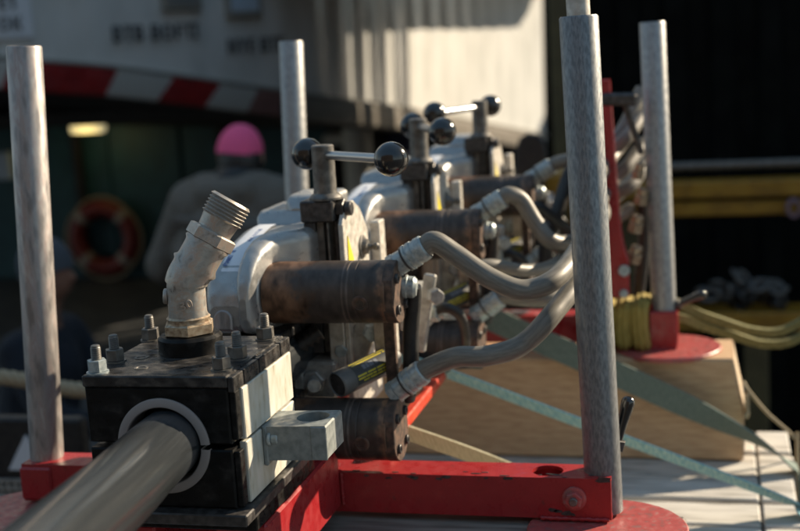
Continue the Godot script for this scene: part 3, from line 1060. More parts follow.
func post(label: String, base: Vector3, top: Vector3, m: Material, spigot: bool):
	var d := top - base
	var t := thing("tube_post", label, "post", base, "upright tube posts of the red frame")
	var st := mb()
	var L := d.length()
	lathe(st, Vector3.ZERO, d, [[0, 0.0], [0, 0.024], [L - 0.0025, 0.0242], [L, 0.0225], [L, 0.0205], [L - 0.15, 0.0205], [L - 0.15, 0.0]], 40)
	obj("tube", st, m, t)
	if spigot:
		st = mb()
		lathe(st, d, d, [[-0.05, 0.0], [-0.05, 0.0145], [0.12, 0.0145], [0.122, 0.0135], [0.122, 0]], 24)
		obj("inner_tube", st, M["pale plate"], t)
	return t

func disc(parent: Node, at: Vector3, r: float):
	var st := mb()
	lathe(st, at, Vector3.UP, [[0, 0], [0, r], [0.007, r], [0.009, r - 0.002], [0.009, 0]], 48)
	obj("foot_disc", st, M["scuffed red paint"], parent)

func lever(parent: Node, a: Vector3, b: Vector3):
	var st := mb()
	var LL := (b - a).length()
	lathe(st, a, b - a, [[0, 0], [0, 0.0062], [LL * 0.4, 0.0068], [LL * 0.75, 0.0088], [LL - 0.008, 0.0092], [LL - 0.004, 0.0082], [LL - 0.001, 0.005], [LL, 0.0]], 20, 60)
	var o := obj("lever", st, M["black knob"], parent)
	st = mb()
	hexa(st, a - (b - a).normalized() * 0.012, b - a, 0.012, 0.014)
	obj("lever_boss", st, M["dark steel"], o)

func frame_and_posts():
	var t := thing("red_frame", "red painted steel frame with two cross beams and round foot discs", "frame")
	csg_beam(t, "cross_beam", Vector3(-0.982, 1.135, -1.615), Vector3(-0.142, 1.19, -1.56), [[-0.226, 0.0205]])
	csg_beam(t, "cross_beam", Vector3(-0.93, 1.15, -2.51), Vector3(-0.085, 1.205, -2.455), [])
	# rails running lengthways under the drive units
	var st := mb()
	bx(st, Vector3(-0.565, 1.145, -1.555), Vector3(-0.502, 1.228, -1.275), 0.003)
	obj("side_rail", st, M["red paint"], t)
	st = mb()
	bx(st, Vector3(-0.70, 1.145, -2.45), Vector3(-0.64, 1.222, -1.275), 0.003)
	obj("side_rail", st, M["red paint"], t)
	st = mb()
	bx(st, Vector3(-0.464, 1.196, -2.45), Vector3(-0.450, 1.214, -1.625), 0.002)
	obj("tie_rail", st, M["orange red paint"], t)
	# dark edge plate the clamp block stands on
	st = mb()
	bx(st, Vector3(-0.692, 1.253, -1.47), Vector3(-0.496, 1.266, -1.205), 0.0015)
	obj("base_plate", st, M["dark steel"], t)
	st = mb()
	bx(st, Vector3(-0.685, 1.23, -1.46), Vector3(-0.503, 1.2525, -1.25), 0.0015)
	obj("packing_plate", st, M["black plastic"], t)
	for p in [Vector3(-0.147, 1.122, -1.545), Vector3(-0.105, 1.128, -2.482), Vector3(-0.965, 1.122, -1.535), Vector3(-0.90, 1.128, -2.482)]:
		disc(t, p, 0.088 if p.x < -0.95 else 0.102)
	# sockets
	st = mb()
	bx(st, Vector3(-0.140, 1.137, -2.452), Vector3(-0.086, 1.212, -2.51), 0.003)
	obj("socket", st, M["red paint"], t)
	st = mb()
	bx(st, Vector3(-0.985, 1.137, -1.622), Vector3(-0.935, 1.186, -1.556), 0.003)
	obj("socket", st, M["red paint"], t)
	for k in 2:
		st = mb()
		var at := Vector3(-0.189, 1.163, -1.5585)
		lathe(st, at, Vector3(0, 0, 1), [[-0.002, 0], [-0.002, 0.016], [0.0015, 0.0155], [0.0025, 0.013], [0.0025, 0]], 24)
		if k == 1: continue
		obj("washer", st, M["scuffed red paint"], t)
		st = mb()
		hexa(st, at + Vector3(0, 0, 0.002), Vector3(0, 0, 1), 0.0115, 0.008, 0.3)
		var nut := obj("nut", st, M["scuffed red paint"], t)
		st = mb()
		cyl(st, at + Vector3(0, 0, 0.006), Vector3(0, 0, 1), 0.0055, 0.009, 0.001, 14)
		obj("bolt_end", st, M["machined grey steel"], nut)
	for e in [[Vector3(-0.5005, 1.146, -1.5575), Vector3(-0.5005, 1.190, -1.5575)], [Vector3(-0.138, 1.1385, -2.452), Vector3(-0.088, 1.1385, -2.452)], [Vector3(-0.55, 1.1915, -1.5585), Vector3(-0.50, 1.1915, -1.5585)], [Vector3(-0.233, 1.1355, -1.559), Vector3(-0.145, 1.1355, -1.559)]]:
		st = mb()
		var wp := []
		var wr := []
		for i in 30:
			wp.append((e[0] as Vector3).lerp(e[1], i / 29.0) + Vector3(rng.randf_range(-1, 1), rng.randf_range(-1, 1), rng.randf_range(-1, 1)) * 0.0004)
			wr.append(0.0028 + 0.0007 * sin(i * 1.9))
		tube(st, wp, wr, 8)
		obj("weld_bead", st, M["red paint"], t)
	for i in 26:
		var c := Vector3(rng.randf_range(-0.49, -0.15), 1.1902, rng.randf_range(-1.575, -1.562))
		var up := Vector3.UP
		if i % 3 == 1:
			c = Vector3(rng.randf_range(-0.49, -0.15), rng.randf_range(1.184, 1.189), -1.5598)
			up = Vector3(0, 0, 1)
		elif i > 20:
			c = Vector3(-0.20 - 0.006 * (i - 21) + rng.randf() * 0.004, 1.142 + 0.0015 * (i - 21), -1.5598)
			up = Vector3(0, 0, 1)
		var cp := PackedVector2Array()
		var sc := rng.randf_range(0.0012, 0.0032) * (1.5 if i > 20 else 1.0)
		for k in 9:
			var a := TAU * k / 9
			cp.append(Vector2(cos(a) * 2.2, sin(a) * 0.8) * sc * rng.randf_range(0.6, 1.3))
		st = mb()
		var f := Basis(Vector3.RIGHT, -PI / 2) if up.y > 0.5 else Basis()
		prism(st, Transform3D(f, c), cp, 0.0006, 0.0001)
		obj("paint_chip", st, M["dark steel"], t)
	lever(t, Vector3(-0.137, 1.222, -1.62), Vector3(-0.120, 1.280, -1.63))
	lever(t, Vector3(-0.082, 1.222, -2.48), Vector3(-0.030, 1.243, -2.48))
	post("galvanised tube post with reddish stains, left of the clamp block", Vector3(-0.9625, 1.14, -1.594), Vector3(-0.925, 1.781, -1.594), M["stained galvanised steel"], false)
	post("nearest grey tube post with a thinner tube on top, right end of beam", Vector3(-0.154, 1.136, -1.594), Vector3(-0.166, 1.774, -1.594), M["worn grey tube"], true)
	post("galvanised tube post on the rear red disc on the timber", Vector3(-0.1105, 1.138, -2.482), Vector3(-0.121, 1.766, -2.482), M["galvanised steel"], false)
	post("galvanised tube post rising behind the first ball handle", Vector3(-0.862, 1.138, -2.482), Vector3(-0.84, 1.772, -2.482), M["galvanised steel"], false)
	# tall red plate that carries the hose couplings
	var r := thing("coupling_bracket", "tall narrow red plate with black grip handle and brass hose couplings", "bracket", Vector3(-0.208, 1.2, -2.44))
	st = mb()
	var pp := PackedVector2Array()
	for e in [[-0.060, -0.03], [-0.060, 0.03], [-0.016, 0.10], [-0.012, 0.16], [-0.014, 0.2], [-0.017, 0.464], [0.008, 0.464], [0.019, 0.2], [0.026, 0.15], [0.034, 0.12], [0.034, 0.048], [-0.030, 0.044], [-0.030, -0.03]]: pp.append(Vector2(e[0], e[1]))
	prism(st, Transform3D(), pp, 0.03, 0.002)
	obj("plate", st, M["red paint"], r)
	st = mb()
	bar(st, Vector3(-0.008, 0.428, 0.01), Vector3(0.060, 0.425, 0.01), Vector3.UP, 0.024, 0.024, 0.005)
	bar(st, Vector3(0.032, 0.43, 0.0), Vector3(0.062, 0.32, -0.02), Vector3.RIGHT, 0.011, 0.014, 0.002)
	obj("grip_handle", st, M["dark steel"], r)
	for e in [[0.052, 0.272, 0.012, 0.016], [0.056, 0.222, 0.014, 0.018], [0.044, 0.168, 0.015, 0.020], [0.040, 0.108, 0.015, 0.020]]:
		st = mb()
		hexa(st, Vector3(e[0], e[1], -0.03), Vector3(0.3, 1, 0.2), e[2], e[3])
		cyl(st, Vector3(e[0], e[1], -0.03) + Vector3(0.3, 1, 0.2).normalized() * e[3], Vector3(0.3, 1, 0.2), e[2] * 0.75, 0.014)
		obj("coupling", st, M["brass brown"], r)
	st = mb()
	cyl(st, Vector3(0.022, 0.10, -0.0), Vector3(0.2, 0, 1), 0.011, 0.022)
	obj("stud", st, M["zinc plate"], r)
	st = mb()
	cyl(st, Vector3(0.02, 0.055, -0.0), Vector3(0.2, 0, 1), 0.008, 0.022)
	obj("stud", st, M["zinc plate"], r)

# ------------------------------------------------------------------ clamp block, elbow, pipe
func half_block(y0: float, y1: float, cy: float, hole: float, upper: bool) -> PackedVector2Array:
	var p := PackedVector2Array()
	var x0 := -0.681
	var x1 := -0.5135
	var cx := -0.592
	if upper:
		p.append(Vector2(x1, y0)); p.append(Vector2(x1, y1)); p.append(Vector2(x0, y1)); p.append(Vector2(x0, y0))
		for k in 25:
			var a := PI - PI * k / 24
			p.append(Vector2(cx + cos(a) * hole, max(cy + sin(a) * hole, y0)))
	else:
		p.append(Vector2(x0, y1)); p.append(Vector2(x0, y0)); p.append(Vector2(x1, y0)); p.append(Vector2(x1, y1))
		for k in 25:
			var a := -PI * k / 24
			p.append(Vector2(cx + cos(a) * hole, min(cy + sin(a) * hole, y1)))
	var out := PackedVector2Array()
	for q in p:
		if out.size() == 0 or out[out.size() - 1].distance_to(q) > 0.0004: out.append(q)
	return out

func clamp_and_pipe():
	var cy := 1.337
	var t := thing("clamp_block", "black and white plastic clamp block gripping the dark pipe", "clamp")
	var z0 := -1.405
	var z1 := -1.222
	var st := mb()
	prism(st, Transform3D(Basis(), Vector3(0, 0, (z0 + z1) * 0.5)), half_block(1.3395, 1.402, cy, 0.045, true), z1 - z0, 0.0018)
	obj("upper_half", st, M["black plastic"], t)
	st = mb()
	prism(st, Transform3D(Basis(), Vector3(0, 0, (z0 + z1) * 0.5 - 0.0)), half_block(1.267, 1.333, cy, 0.045, false), z1 - z0, 0.0018)
	obj("lower_half", st, M["black plastic"], t)
	st = mb()
	bx(st, Vector3(-0.6825, 1.4025, -1.408), Vector3(-0.5125, 1.4155, -1.2205), 0.0015)
	obj("top_plate", st, M["black top plate"], t)
	# edge strips on the right flank, with slots
	for e in [[-1.2215, -1.252], [-1.2555, -1.300], [-1.3035, -1.372], [-1.3755, -1.408]]:
		st = mb()
		bx(st, Vector3(-0.5123, 1.3975, e[1]), Vector3(-0.5055, 1.4145, e[0]), 0.001)
		obj("edge_strip", st, M["black top plate"], t)
	for e in [[1.3435, 1.397], [1.268, 1.3305]]:
		st = mb()
		bx(st, Vector3(-0.5133, e[0], -1.2395), Vector3(-0.5062, e[1], -1.2255), 0.001)
		obj("edge_strip", st, M["black plastic"], t)
	# white cheeks
	st = mb()
	bx(st, Vector3(-0.5133, 1.3395, -1.404), Vector3(-0.5042, 1.397, -1.2425), 0.0012)
	obj("white_cheek", st, M["white plastic"], t)
	st = mb()
	bx(st, Vector3(-0.5133, 1.267, -1.404), Vector3(-0.5042, 1.3365, -1.2425), 0.0012)
	obj("white_cheek", st, M["white plastic"], t)
	# seal ring halves round the pipe
	for k in 2:
		st = mb()
		var a0 := deg_to_rad(3.0 if k == 0 else 183.0)
		lathe(st, Vector3(-0.592, cy, -1.2235), Vector3(0, 0, 1), [[-0.03, 0.0435], [0.0035, 0.0435], [0.0045, 0.0445], [0.0045, 0.0525], [0.0035, 0.0538], [-0.002, 0.0538]], 32, 40.0, a0, a0 + deg_to_rad(174.0))
		obj("seal_ring", st, M["seal grey"], t)
	# studs and nuts
	for e in [[-0.669, -1.234], [-0.672, -1.283], [-0.676, -1.386], [-0.529, -1.250], [-0.5285, -1.297], [-0.529, -1.390], [-0.655, -1.395]]:
		if e[1] == -1.395: continue
		st = mb()
		lathe(st, Vector3(e[0], 1.4152, e[1]), Vector3.UP, [[0, 0], [0, 0.0125], [0.002, 0.0125], [0.002, 0]], 20)
		hexa(st, Vector3(e[0], 1.4172, e[1]), Vector3.UP, 0.0108, 0.0135, rng.randf())
		var n := obj("nut", st, M["zinc plate"] if e[1] > -1.26 and e[0] < -0.6 else M["machined grey steel"], t)
		st = mb()
		var pr := [[0.0, 0.0054]]
		for k in 9: pr.append_array([[0.001 + k * 0.0015, 0.0058], [0.00175 + k * 0.0015, 0.0051]])
		pr.append_array([[0.0155, 0.005], [0.0165, 0.0035], [0.0165, 0]])
		lathe(st, Vector3(e[0], 1.4307, e[1]), Vector3.UP, pr, 16)
		obj("stud", st, M["machined grey steel"], n)
	for e in [[-0.648, -1.30], [-0.627, -1.255], [-0.545, -1.33]]:
		st = mb()
		lathe(st, Vector3(e[0], 1.4153, e[1]), Vector3.UP, [[0, 0], [0, 0.008], [0.0008, 0.008], [0.0008, 0.0055], [-0.0005, 0.005], [-0.0005, 0]], 20)
		obj("screw", st, M["machined grey steel"], t)
	# grey clevis box on the white cheek
	st = mb()
	var b := CSGCombiner3D.new()
	b.name = "grey_lug"
	t.add_child(b, true)
	var bo := CSGPolygon3D.new()
	bo.name = "outer"
	bo.polygon = PackedVector2Array([Vector2(-0.505, 1.299), Vector2(-0.431, 1.301), Vector2(-0.4285, 1.303), Vector2(-0.4285, 1.3385), Vector2(-0.43, 1.3405), Vector2(-0.505, 1.3385)])
	bo.depth = 0.062
	bo.position = Vector3(0, 0, -1.290)
	bo.material = M["grey bracket paint"]
	b.add_child(bo)
	var hc := CSGCylinder3D.new()
	hc.name = "cutter"
	hc.operation = CSGShape3D.OPERATION_SUBTRACTION
	hc.radius = 0.019
	hc.height = 0.05
	hc.sides = 32
	hc.position = Vector3(-0.455, 1.335, -1.327)
	hc.material = M["grey bracket paint"]
	b.add_child(hc)
	st = mb()
	bx(st, Vector3(-0.5042, 1.293, -1.3525), Vector3(-0.4985, 1.3385, -1.2885), 0.0015)
	obj("flange", st, M["grey bracket paint"], t)
	st = mb()
	bx(st, Vector3(-0.447, 1.301, -1.2905), Vector3(-0.4285, 1.3395, -1.2885), 0.0008)
	obj("cover_plate", st, M["grey bracket paint"], t)
	st = mb()
	cyl(st, Vector3(-0.4985, 1.324, -1.2935), Vector3(1, 0, 0), 0.0085, 0.004, 0.001)
	cyl(st, Vector3(-0.4945, 1.324, -1.2935), Vector3(1, 0, 0), 0.0062, 0.008, 0.001)
	var bolt := obj("bolt", st, M["zinc plate"], t)
	st = mb()
	hexa(st, Vector3(-0.4868, 1.324, -1.2935), Vector3(1, 0, 0), 0.0034, 0.0006)
	obj("bolt_socket", st, M["hole dark"], bolt)
	# elbow fitting
	var e := thing("elbow_fitting", "galvanised pipe elbow with threaded open end standing on the clamp block", "pipe fitting", Vector3(-0.601, 1.4157, -1.335))
	st = mb()
	lathe(st, Vector3.ZERO, Vector3.UP, [[0, 0], [0, 0.0375], [0.017, 0.0375], [0.0205, 0.034], [0.0205, 0]], 40, 25.0)
	obj("black_base_collar", st, M["black plastic"], e)
	st = mb()
	hexa(st, Vector3(0, 0.0205, 0), Vector3.UP, 0.031, 0.014, 0.35)
	lathe(st, Vector3(0, 0.034, 0), Vector3.UP, [[0, 0.0], [0, 0.0255], [0.003, 0.0245], [0.006, 0.0255], [0.009, 0.022]], 32)
	obj("hexagon_bush", st, M["brass brown"], e)
	# body: swept with ribs
	var d := Vector3(0.50, 0.862, -0.30).normalized()
	var path := cr([Vector3(0, 0.038, 0), Vector3(0, 0.060, 0), Vector3(0.002, 0.083, 0), Vector3(0.002, 0.083, 0) + d * 0.024, Vector3(0.002, 0.083, 0) + d * 0.05], 14)
	var rad := []
	for i in path.size():
		var u := float(i) / (path.size() - 1)
		var r := 0.0222
		if u > 0.45: r = 0.0245
		r += 0.0035 * exp(-pow((u - 0.70) / 0.032, 2.0))
		r += 0.0030 * exp(-pow((u - 0.965) / 0.03, 2.0))
		r += 0.002 * exp(-pow((u - 0.03) / 0.04, 2.0))
		rad.append(r)
	st = mb()
	tube(st, path, rad, 36)
	var body := obj("elbow_body", st, M["galvanised fitting"], e)
	var p1: Vector3 = path[path.size() - 1]
	st = mb()
	hexa(st, p1 - d * 0.001, d, 0.0295, 0.0155, 0.2)
	obj("hexagon_nut", st, M["galvanised fitting"], e)
	st = mb()
	var pr := [[0.012, 0.020], [0.030, 0.0222]]
	for k in 6: pr.append_array([[0.0305 + k * 0.0042, 0.0224], [0.0326 + k * 0.0042, 0.0254]])
	pr.append_array([[0.0555, 0.0234], [0.0565, 0.0225], [0.0565, 0.0185], [0.02, 0.018], [0.02, 0.0]])
	lathe(st, p1, d, pr, 44)
	obj("threaded_end", st, M["galvanised fitting"], e)
	text(body, "lettering", "30", 0.014, 0.002, M["galvanised fitting"], Transform3D(Basis(Vector3.UP, 0.3) * Basis(Vector3(0, 0, 1), 0.25), Vector3(0.008, 0.058, 0.0222)))
	st = mb()
	cyl(st, Vector3(-0.020, 0.066, 0.007), Vector3(-1, 0.1, 0.3), 0.009, 0.005, 0.001, 20)
	obj("boss", st, M["galvanised fitting"], e)
	# the dark pipe
	st = mb()
	var pp := cr([Vector3(-0.56, 1.337, -2.75), Vector3(-0.59, 1.337, -1.7), Vector3(-0.592, 1.337, -1.38), Vector3(-0.588, 1.339, -1.22), Vector3(-0.548, 1.358, -1.02), Vector3(-0.49, 1.389, -0.75), Vector3(-0.40, 1.43, -0.40), Vector3(-0.32, 1.45, -0.1), Vector3(-0.2, 1.42, 0.6)], 14)
	tube(st, pp, 0.0375, 56)
	tag(obj("dark_pipe", st, M["pipe plastic"]), "thick dark plastic pipe running out of the clamp block toward the viewer", "pipe")

# ------------------------------------------------------------------ drive units
func fitting(parent: Node, at: Vector3, d: Vector3, k := 1.0):
	d = d.normalized()
	var st := mb()
	lathe(st, at, d, [[0.026 * k, 0.0], [0.026 * k, 0.0165 * k], [0.028 * k, 0.0180 * k], [0.0305 * k, 0.0180 * k], [0.031 * k, 0.0166 * k], [0.034 * k, 0.0166 * k], [0.0345 * k, 0.0178 * k], [0.040 * k, 0.0178 * k], [0.0405 * k, 0.0166 * k], [0.046 * k, 0.0166 * k], [0.0465 * k, 0.0176 * k], [0.055 * k, 0.0170 * k], [0.057 * k, 0.0155 * k], [0.057 * k, 0.0]], 26, 25.0)
	var f := obj("hose_fitting", st, M["zinc plate"], parent)
	st = mb()
	hexa(st, at, d, 0.0165 * k, 0.011 * k, 0.5)
	lathe(st, at, d, [[0.011 * k, 0.0], [0.011 * k, 0.0145 * k], [0.012 * k, 0.0155 * k], [0.0235 * k, 0.0155 * k], [0.0245 * k, 0.0145 * k], [0.0262 * k, 0.0145 * k]], 24, 30.0)
	obj("nut", st, M["zinc plate"], f)
	st = mb()
	lathe(st, at, d, [[0.0245 * k, 0.0145 * k], [0.0248 * k, 0.0180 * k], [0.0270 * k, 0.0180 * k], [0.0272 * k, 0.0150 * k]], 26)
	obj("collar", st, M["dark steel"], f)

func motor(parent: Node, o: Vector3):
	var st := mb()
	var R := 0.0415
	lathe(st, o + Vector3(0.004, 0, 0), Vector3.RIGHT, [[0, 0], [0, R], [0.115, R], [0.116, R - 0.0006], [0.118, R - 0.0006], [0.119, R], [0.126, R], [0.127, R - 0.0006], [0.128, R - 0.0006], [0.129, R], [0.166, R], [0.167, R - 0.001]], 56, 30.0)
	var m := obj("hydraulic_motor", st, M["motor skin"], parent)
	st = mb()
	# end cap with flats
	var pts := PackedVector2Array()
	for k in 36:
		var a := TAU * k / 36
		var r := R + 0.0005
		pts.append(Vector2(clampf(cos(a) * r, -0.038, 0.038), sin(a) * r))
	prism(st, Transform3D(Basis(Vector3(0, 0, -1), Vector3.UP, Vector3.RIGHT), o + Vector3(0.1745, 0, 0)), pts, 0.015, 0.0012)
	obj("end_cap", st, M["brown rusty steel"], m)
	st = mb()
	lathe(st, o + Vector3(0.138, -0.008, 0.0405), Vector3(0, -0.15, 1), [[-0.004, 0.0], [-0.004, 0.0108], [0.0008, 0.0108], [0.0016, 0.0098], [0.0016, 0.0078], [0.0004, 0.0074], [0.0004, 0.0050], [-0.002, 0.0045], [-0.002, 0]], 22)
	obj("plug", st, M["brown rusty steel"], m)
	for k in 4:
		st = mb()
		var a := TAU * (k + 0.5) / 4
		var p := o + Vector3(0.182, sin(a) * 0.029, cos(a) * 0.029)
		lathe(st, p, Vector3.RIGHT, [[-0.002, 0.0], [-0.002, 0.0066], [0.0035, 0.0066], [0.0043, 0.0058], [0.0043, 0.0032], [0.0005, 0.003], [0.0005, 0]], 18)
		obj("cap_screw", st, M["dark steel"], m)

func build_unit(called: String, label: String, at: Vector3) -> Node3D:
	var t := thing(called, label, "drive unit", at, "drive units in a row")
	var O := Vector3(-0.59, 1.435, -1.575)
	# --- cast housing: lofted rounded sections, nose toward the viewer
	# sections: z, x0, x1, y0, y1, corner radius (world values, moved to the unit's own origin)
	var S := [[-1.512, -0.650, -0.606, 1.402, 1.430, 0.010], [-1.517, -0.655, -0.602, 1.395, 1.446, 0.013], [-1.527, -0.658, -0.600, 1.391, 1.463, 0.016], [-1.545, -0.659, -0.600, 1.388, 1.477, 0.018], [-1.570, -0.6595, -0.600, 1.386, 1.488, 0.018], [-1.60, -0.660, -0.596, 1.386, 1.496, 0.018], [-1.63, -0.660, -0.585, 1.386, 1.502, 0.018], [-1.652, -0.660, -0.560, 1.386, 1.506, 0.018], [-1.665, -0.660, -0.543, 1.386, 1.508, 0.018], [-1.70, -0.660, -0.538, 1.386, 1.509, 0.018], [-1.83, -0.660, -0.538, 1.386, 1.509, 0.018]]
	var P := []
	var prev = null
	for s in S:
		if prev != null:
			for k in 2:
				var q := []
				for e in 6: q.append(lerpf(prev[e], s[e], (k + 1) / 3.0))
				P.append(rrect(q[1] - O.x, q[2] - O.x, q[3] - O.y, q[4] - O.y, q[0] - O.z, q[5], 5))
		P.append(rrect(s[1] - O.x, s[2] - O.x, s[3] - O.y, s[4] - O.y, s[0] - O.z, s[5], 5))
		prev = s
	var st := mb()
	grid(st, P, true)
	var hs := obj("housing", st, M["cast aluminium"], t)
	# --- swelling round the sprocket shaft, where the motor bolts on
	S = [[-1.507, -0.606, -0.597, 1.412, 1.440, 0.004], [-1.511, -0.609, -0.593, 1.400, 1.458, 0.007], [-1.519, -0.611, -0.590, 1.392, 1.473, 0.009], [-1.533, -0.612, -0.588, 1.388, 1.488, 0.0105], [-1.552, -0.612, -0.584, 1.386, 1.500, 0.0115], [-1.574, -0.612, -0.578, 1.386, 1.508, 0.0135], [-1.592, -0.610, -0.566, 1.386, 1.512, 0.016], [-1.606, -0.608, -0.552, 1.386, 1.514, 0.018], [-1.620, -0.605, -0.5405, 1.386, 1.514, 0.016], [-1.66, -0.598, -0.5375, 1.386, 1.5135, 0.012], [-1.70, -0.585, -0.5365, 1.386, 1.512, 0.010]]
	P = []
	prev = null
	for s in S:
		if prev != null:
			for k in 2:
				var q := []
				for e in 6: q.append(lerpf(prev[e], s[e], (k + 1) / 3.0))
				P.append(rrect(q[1] - O.x, q[2] - O.x, q[3] - O.y, q[4] - O.y, q[0] - O.z, q[5], 5))
		P.append(rrect(s[1] - O.x, s[2] - O.x, s[3] - O.y, s[4] - O.y, s[0] - O.z, s[5], 5))
		prev = s
	st = mb()
	grid(st, P, true)
	obj("shaft_bulge", st, M["cast aluminium"], hs)
	# --- shoulder with a step
	st = mb()
	P = []
	for s in [[-1.705, -0.648, -0.545, 1.49, 1.508], [-1.716, -0.652, -0.542, 1.49, 1.522], [-1.73, -0.653, -0.541, 1.49, 1.527], [-1.82, -0.653, -0.541, 1.49, 1.527]]:
		P.append(rrect(s[1] - O.x, s[2] - O.x, s[3] - O.y, s[4] - O.y, s[0] - O.z, 0.008, 5))
	grid(st, P, true)
	P = []
	for s in [[-1.725, -0.605, -0.545, 1.50, 1.528], [-1.735, -0.612, -0.542, 1.50, 1.542], [-1.75, -0.614, -0.541, 1.50, 1.546], [-1.81, -0.614, -0.541, 1.50, 1.546]]:
		P.append(rrect(s[1] - O.x, s[2] - O.x, s[3] - O.y, s[4] - O.y, s[0] - O.z, 0.008, 5))
	grid(st, P, true)
	obj("shoulder", st, M["cast aluminium"], hs)
	# --- small arch on the nose
	st = mb()
	var arch := PackedVector2Array([Vector2(-0.013, 0), Vector2(0.013, 0)])
	for k in 13: arch.append(Vector2(cos(PI * k / 12) * 0.013, 0.014 + sin(PI * k / 12) * 0.013))
	prism(st, Transform3D(Basis(Vector3.RIGHT, -0.12), Vector3(-0.632 - O.x, 1.398 - O.y, -1.513 - O.z)), arch, 0.012, 0.002)
	obj("nose_boss", st, M["stained galvanised steel"], hs)
	# --- printed label that follows the nose up onto the top
	st = mb()
	var L := []
	for z in [[-1.531, 1.464, 0.0], [-1.540, 1.473, 0.0], [-1.552, 1.4805, 0.0], [-1.570, 1.489, 0.0], [-1.59, 1.4945, 0.0], [-1.61, 1.4995, 0.0], [-1.63, 1.5033, 0.0], [-1.65, 1.5067, 0.0], [-1.67, 1.5095, 0.0], [-1.695, 1.5101, 0.0]]:
		L.append([Vector3(-0.6465 - O.x, z[1] - O.y - 0.0028, z[0] - O.z), Vector3(-0.640 - O.x, z[1] - O.y + 0.0006, z[0] - O.z), Vector3(-0.628 - O.x, z[1] - O.y + 0.0006, z[0] - O.z), Vector3(-0.6145 - O.x, z[1] - O.y + 0.0006, z[0] - O.z)])
	grid(st, L, false, false, Vector3(0, 1, 0.6))
	var lab := obj("label", st, M["label white"], hs)
	text(lab, "lettering", "#TANISUR", 0.0085, 0.0006, M["ink blue"], Transform3D(Basis(Vector3(0, 0.35, -0.94).normalized(), Vector3(-1, 0, 0), Vector3(0, 0.94, 0.35)).orthonormalized(), Vector3(-0.636 - O.x, 1.4853 - O.y, -1.560 - O.z)))
	text(lab, "lettering", "ALUL-RASTE AL", 0.0075, 0.0006, M["ink blue"], Transform3D(Basis(Vector3(0, 0.17, -0.985), Vector3(-1, 0, 0), Vector3(0, 0.985, 0.17)).orthonormalized(), Vector3(-0.626 - O.x, 1.5045 - O.y, -1.635 - O.z)))
	# --- flange ring and motors
	for k in 2:
		var o := Vector3(-0.010 * k, -0.188 * k, 0)
		st = mb()
		lathe(st, o + Vector3(-0.006, 0, 0), Vector3.RIGHT, [[0, 0], [0, 0.047], [0.002, 0.049], [0.007, 0.049], [0.009, 0.047], [0.009, 0.041]], 48, 30)
		obj("flange_ring", st, M["cast aluminium"], t)
		motor(t, o)
		fitting(t, o + Vector3(0.168, 0.028 + 0.016 * k, -0.012), Vector3(0.86, 0.50 + 0.12 * k, 0.0))
	# second, smaller port with a hose tail that drops straight down
	st = mb()
	lathe(st, Vector3(0.178, 0.002, -0.022), Vector3(1, -0.1, -0.1), [[0, 0.0], [0, 0.016], [0.008, 0.016], [0.009, 0.0145], [0.017, 0.0145], [0.021, 0.011], [0.022, 0]], 24)
	obj("port_fitting", st, M["zinc plate"], t)
	st = mb()
	tube(st, cr([Vector3(0.192, 0.0, -0.03), Vector3(0.190, -0.02, -0.035), Vector3(0.184, -0.06, -0.038), Vector3(0.180, -0.12, -0.038), Vector3(0.170, -0.16, -0.05)], 8), 0.0112, 16)
	obj("drop_hose", st, M["black rubber"], t)
	# --- spindle column behind the motor
	var sx := -0.526 - O.x
	var sz := -1.655 - O.z
	st = mb()
	lathe(st, Vector3(sx, 1.549 - O.y, sz), Vector3.UP, [[0, 0.0225], [0.003, 0.0225], [0.006, 0.0205], [0.009, 0.0165], [0.014, 0.0158], [0.073, 0.0155], [0.0745, 0.0140], [0.0745, 0.0]], 32, 30)
	obj("spindle", st, M["machined grey steel"], t)
	st = mb()
	bx(st, Vector3(-0.5585 - O.x, 1.5195 - O.y, -1.69 - O.z), Vector3(-0.511 - O.x, 1.5490 - O.y, -1.635 - O.z), 0.0022)
	obj("spindle_block", st, M["dark steel"], t)
	st = mb()
	hexa(st, Vector3(-0.511 - O.x, 1.535 - O.y, -1.657 - O.z), Vector3.RIGHT, 0.0135, 0.011, 0.5)
	cyl(st, Vector3(-0.500 - O.x, 1.535 - O.y, -1.657 - O.z), Vector3.RIGHT, 0.010, 0.010, 0.0015, 20)
	obj("side_nut", st, M["dark steel"], t)
	for e in [[-0.5560, -0.5400, -1.640, "dark steel"], [-0.5395, -0.5290, -1.646, "machined grey steel"], [-0.5235, -0.5205, -1.640, "machined grey steel"], [-0.5155, -0.5100, -1.650, "dark steel"]]:
		st = mb()
		bx(st, Vector3(e[0] - O.x, 1.335 - O.y, e[2] - 0.05 - O.z), Vector3(e[1] - O.x, 1.519 - O.y, e[2] - O.z), 0.001)
		obj("column_bar", st, M[e[3]], t)
	# handle: rod through the spindle with a black ball at either end
	st = mb()
	cyl(st, Vector3(-0.04, 0, 0), Vector3.RIGHT, 0.0062, 0.20, 0.001, 20)
	var h := obj("handle_rod", st, M["handle chrome"], t, Vector3(sx, 1.610 - O.y, sz))
	for e in [0.16, -0.04]:
		st = mb()
		var pr := []
		for k in 21:
			var a := PI * k / 20
			pr.append([-cos(a) * 0.0222, sin(a) * 0.0222])
		lathe(st, Vector3(e, 0, 0), Vector3.UP, pr, 36, 60)
		obj("knob", st, M["black knob"], h)
	# --- right-hand side plate with the round grease point
	st = mb()
	var sp := PackedVector2Array()
	for e in [[1.600, 1.24], [1.600, 1.515], [1.612, 1.530], [1.640, 1.5425], [1.660, 1.5415], [1.690, 1.527], [1.715, 1.500], [1.735, 1.470], [1.748, 1.435], [1.755, 1.39], [1.755, 1.24]]: sp.append(Vector2(e[0] + O.z, e[1] - O.y))
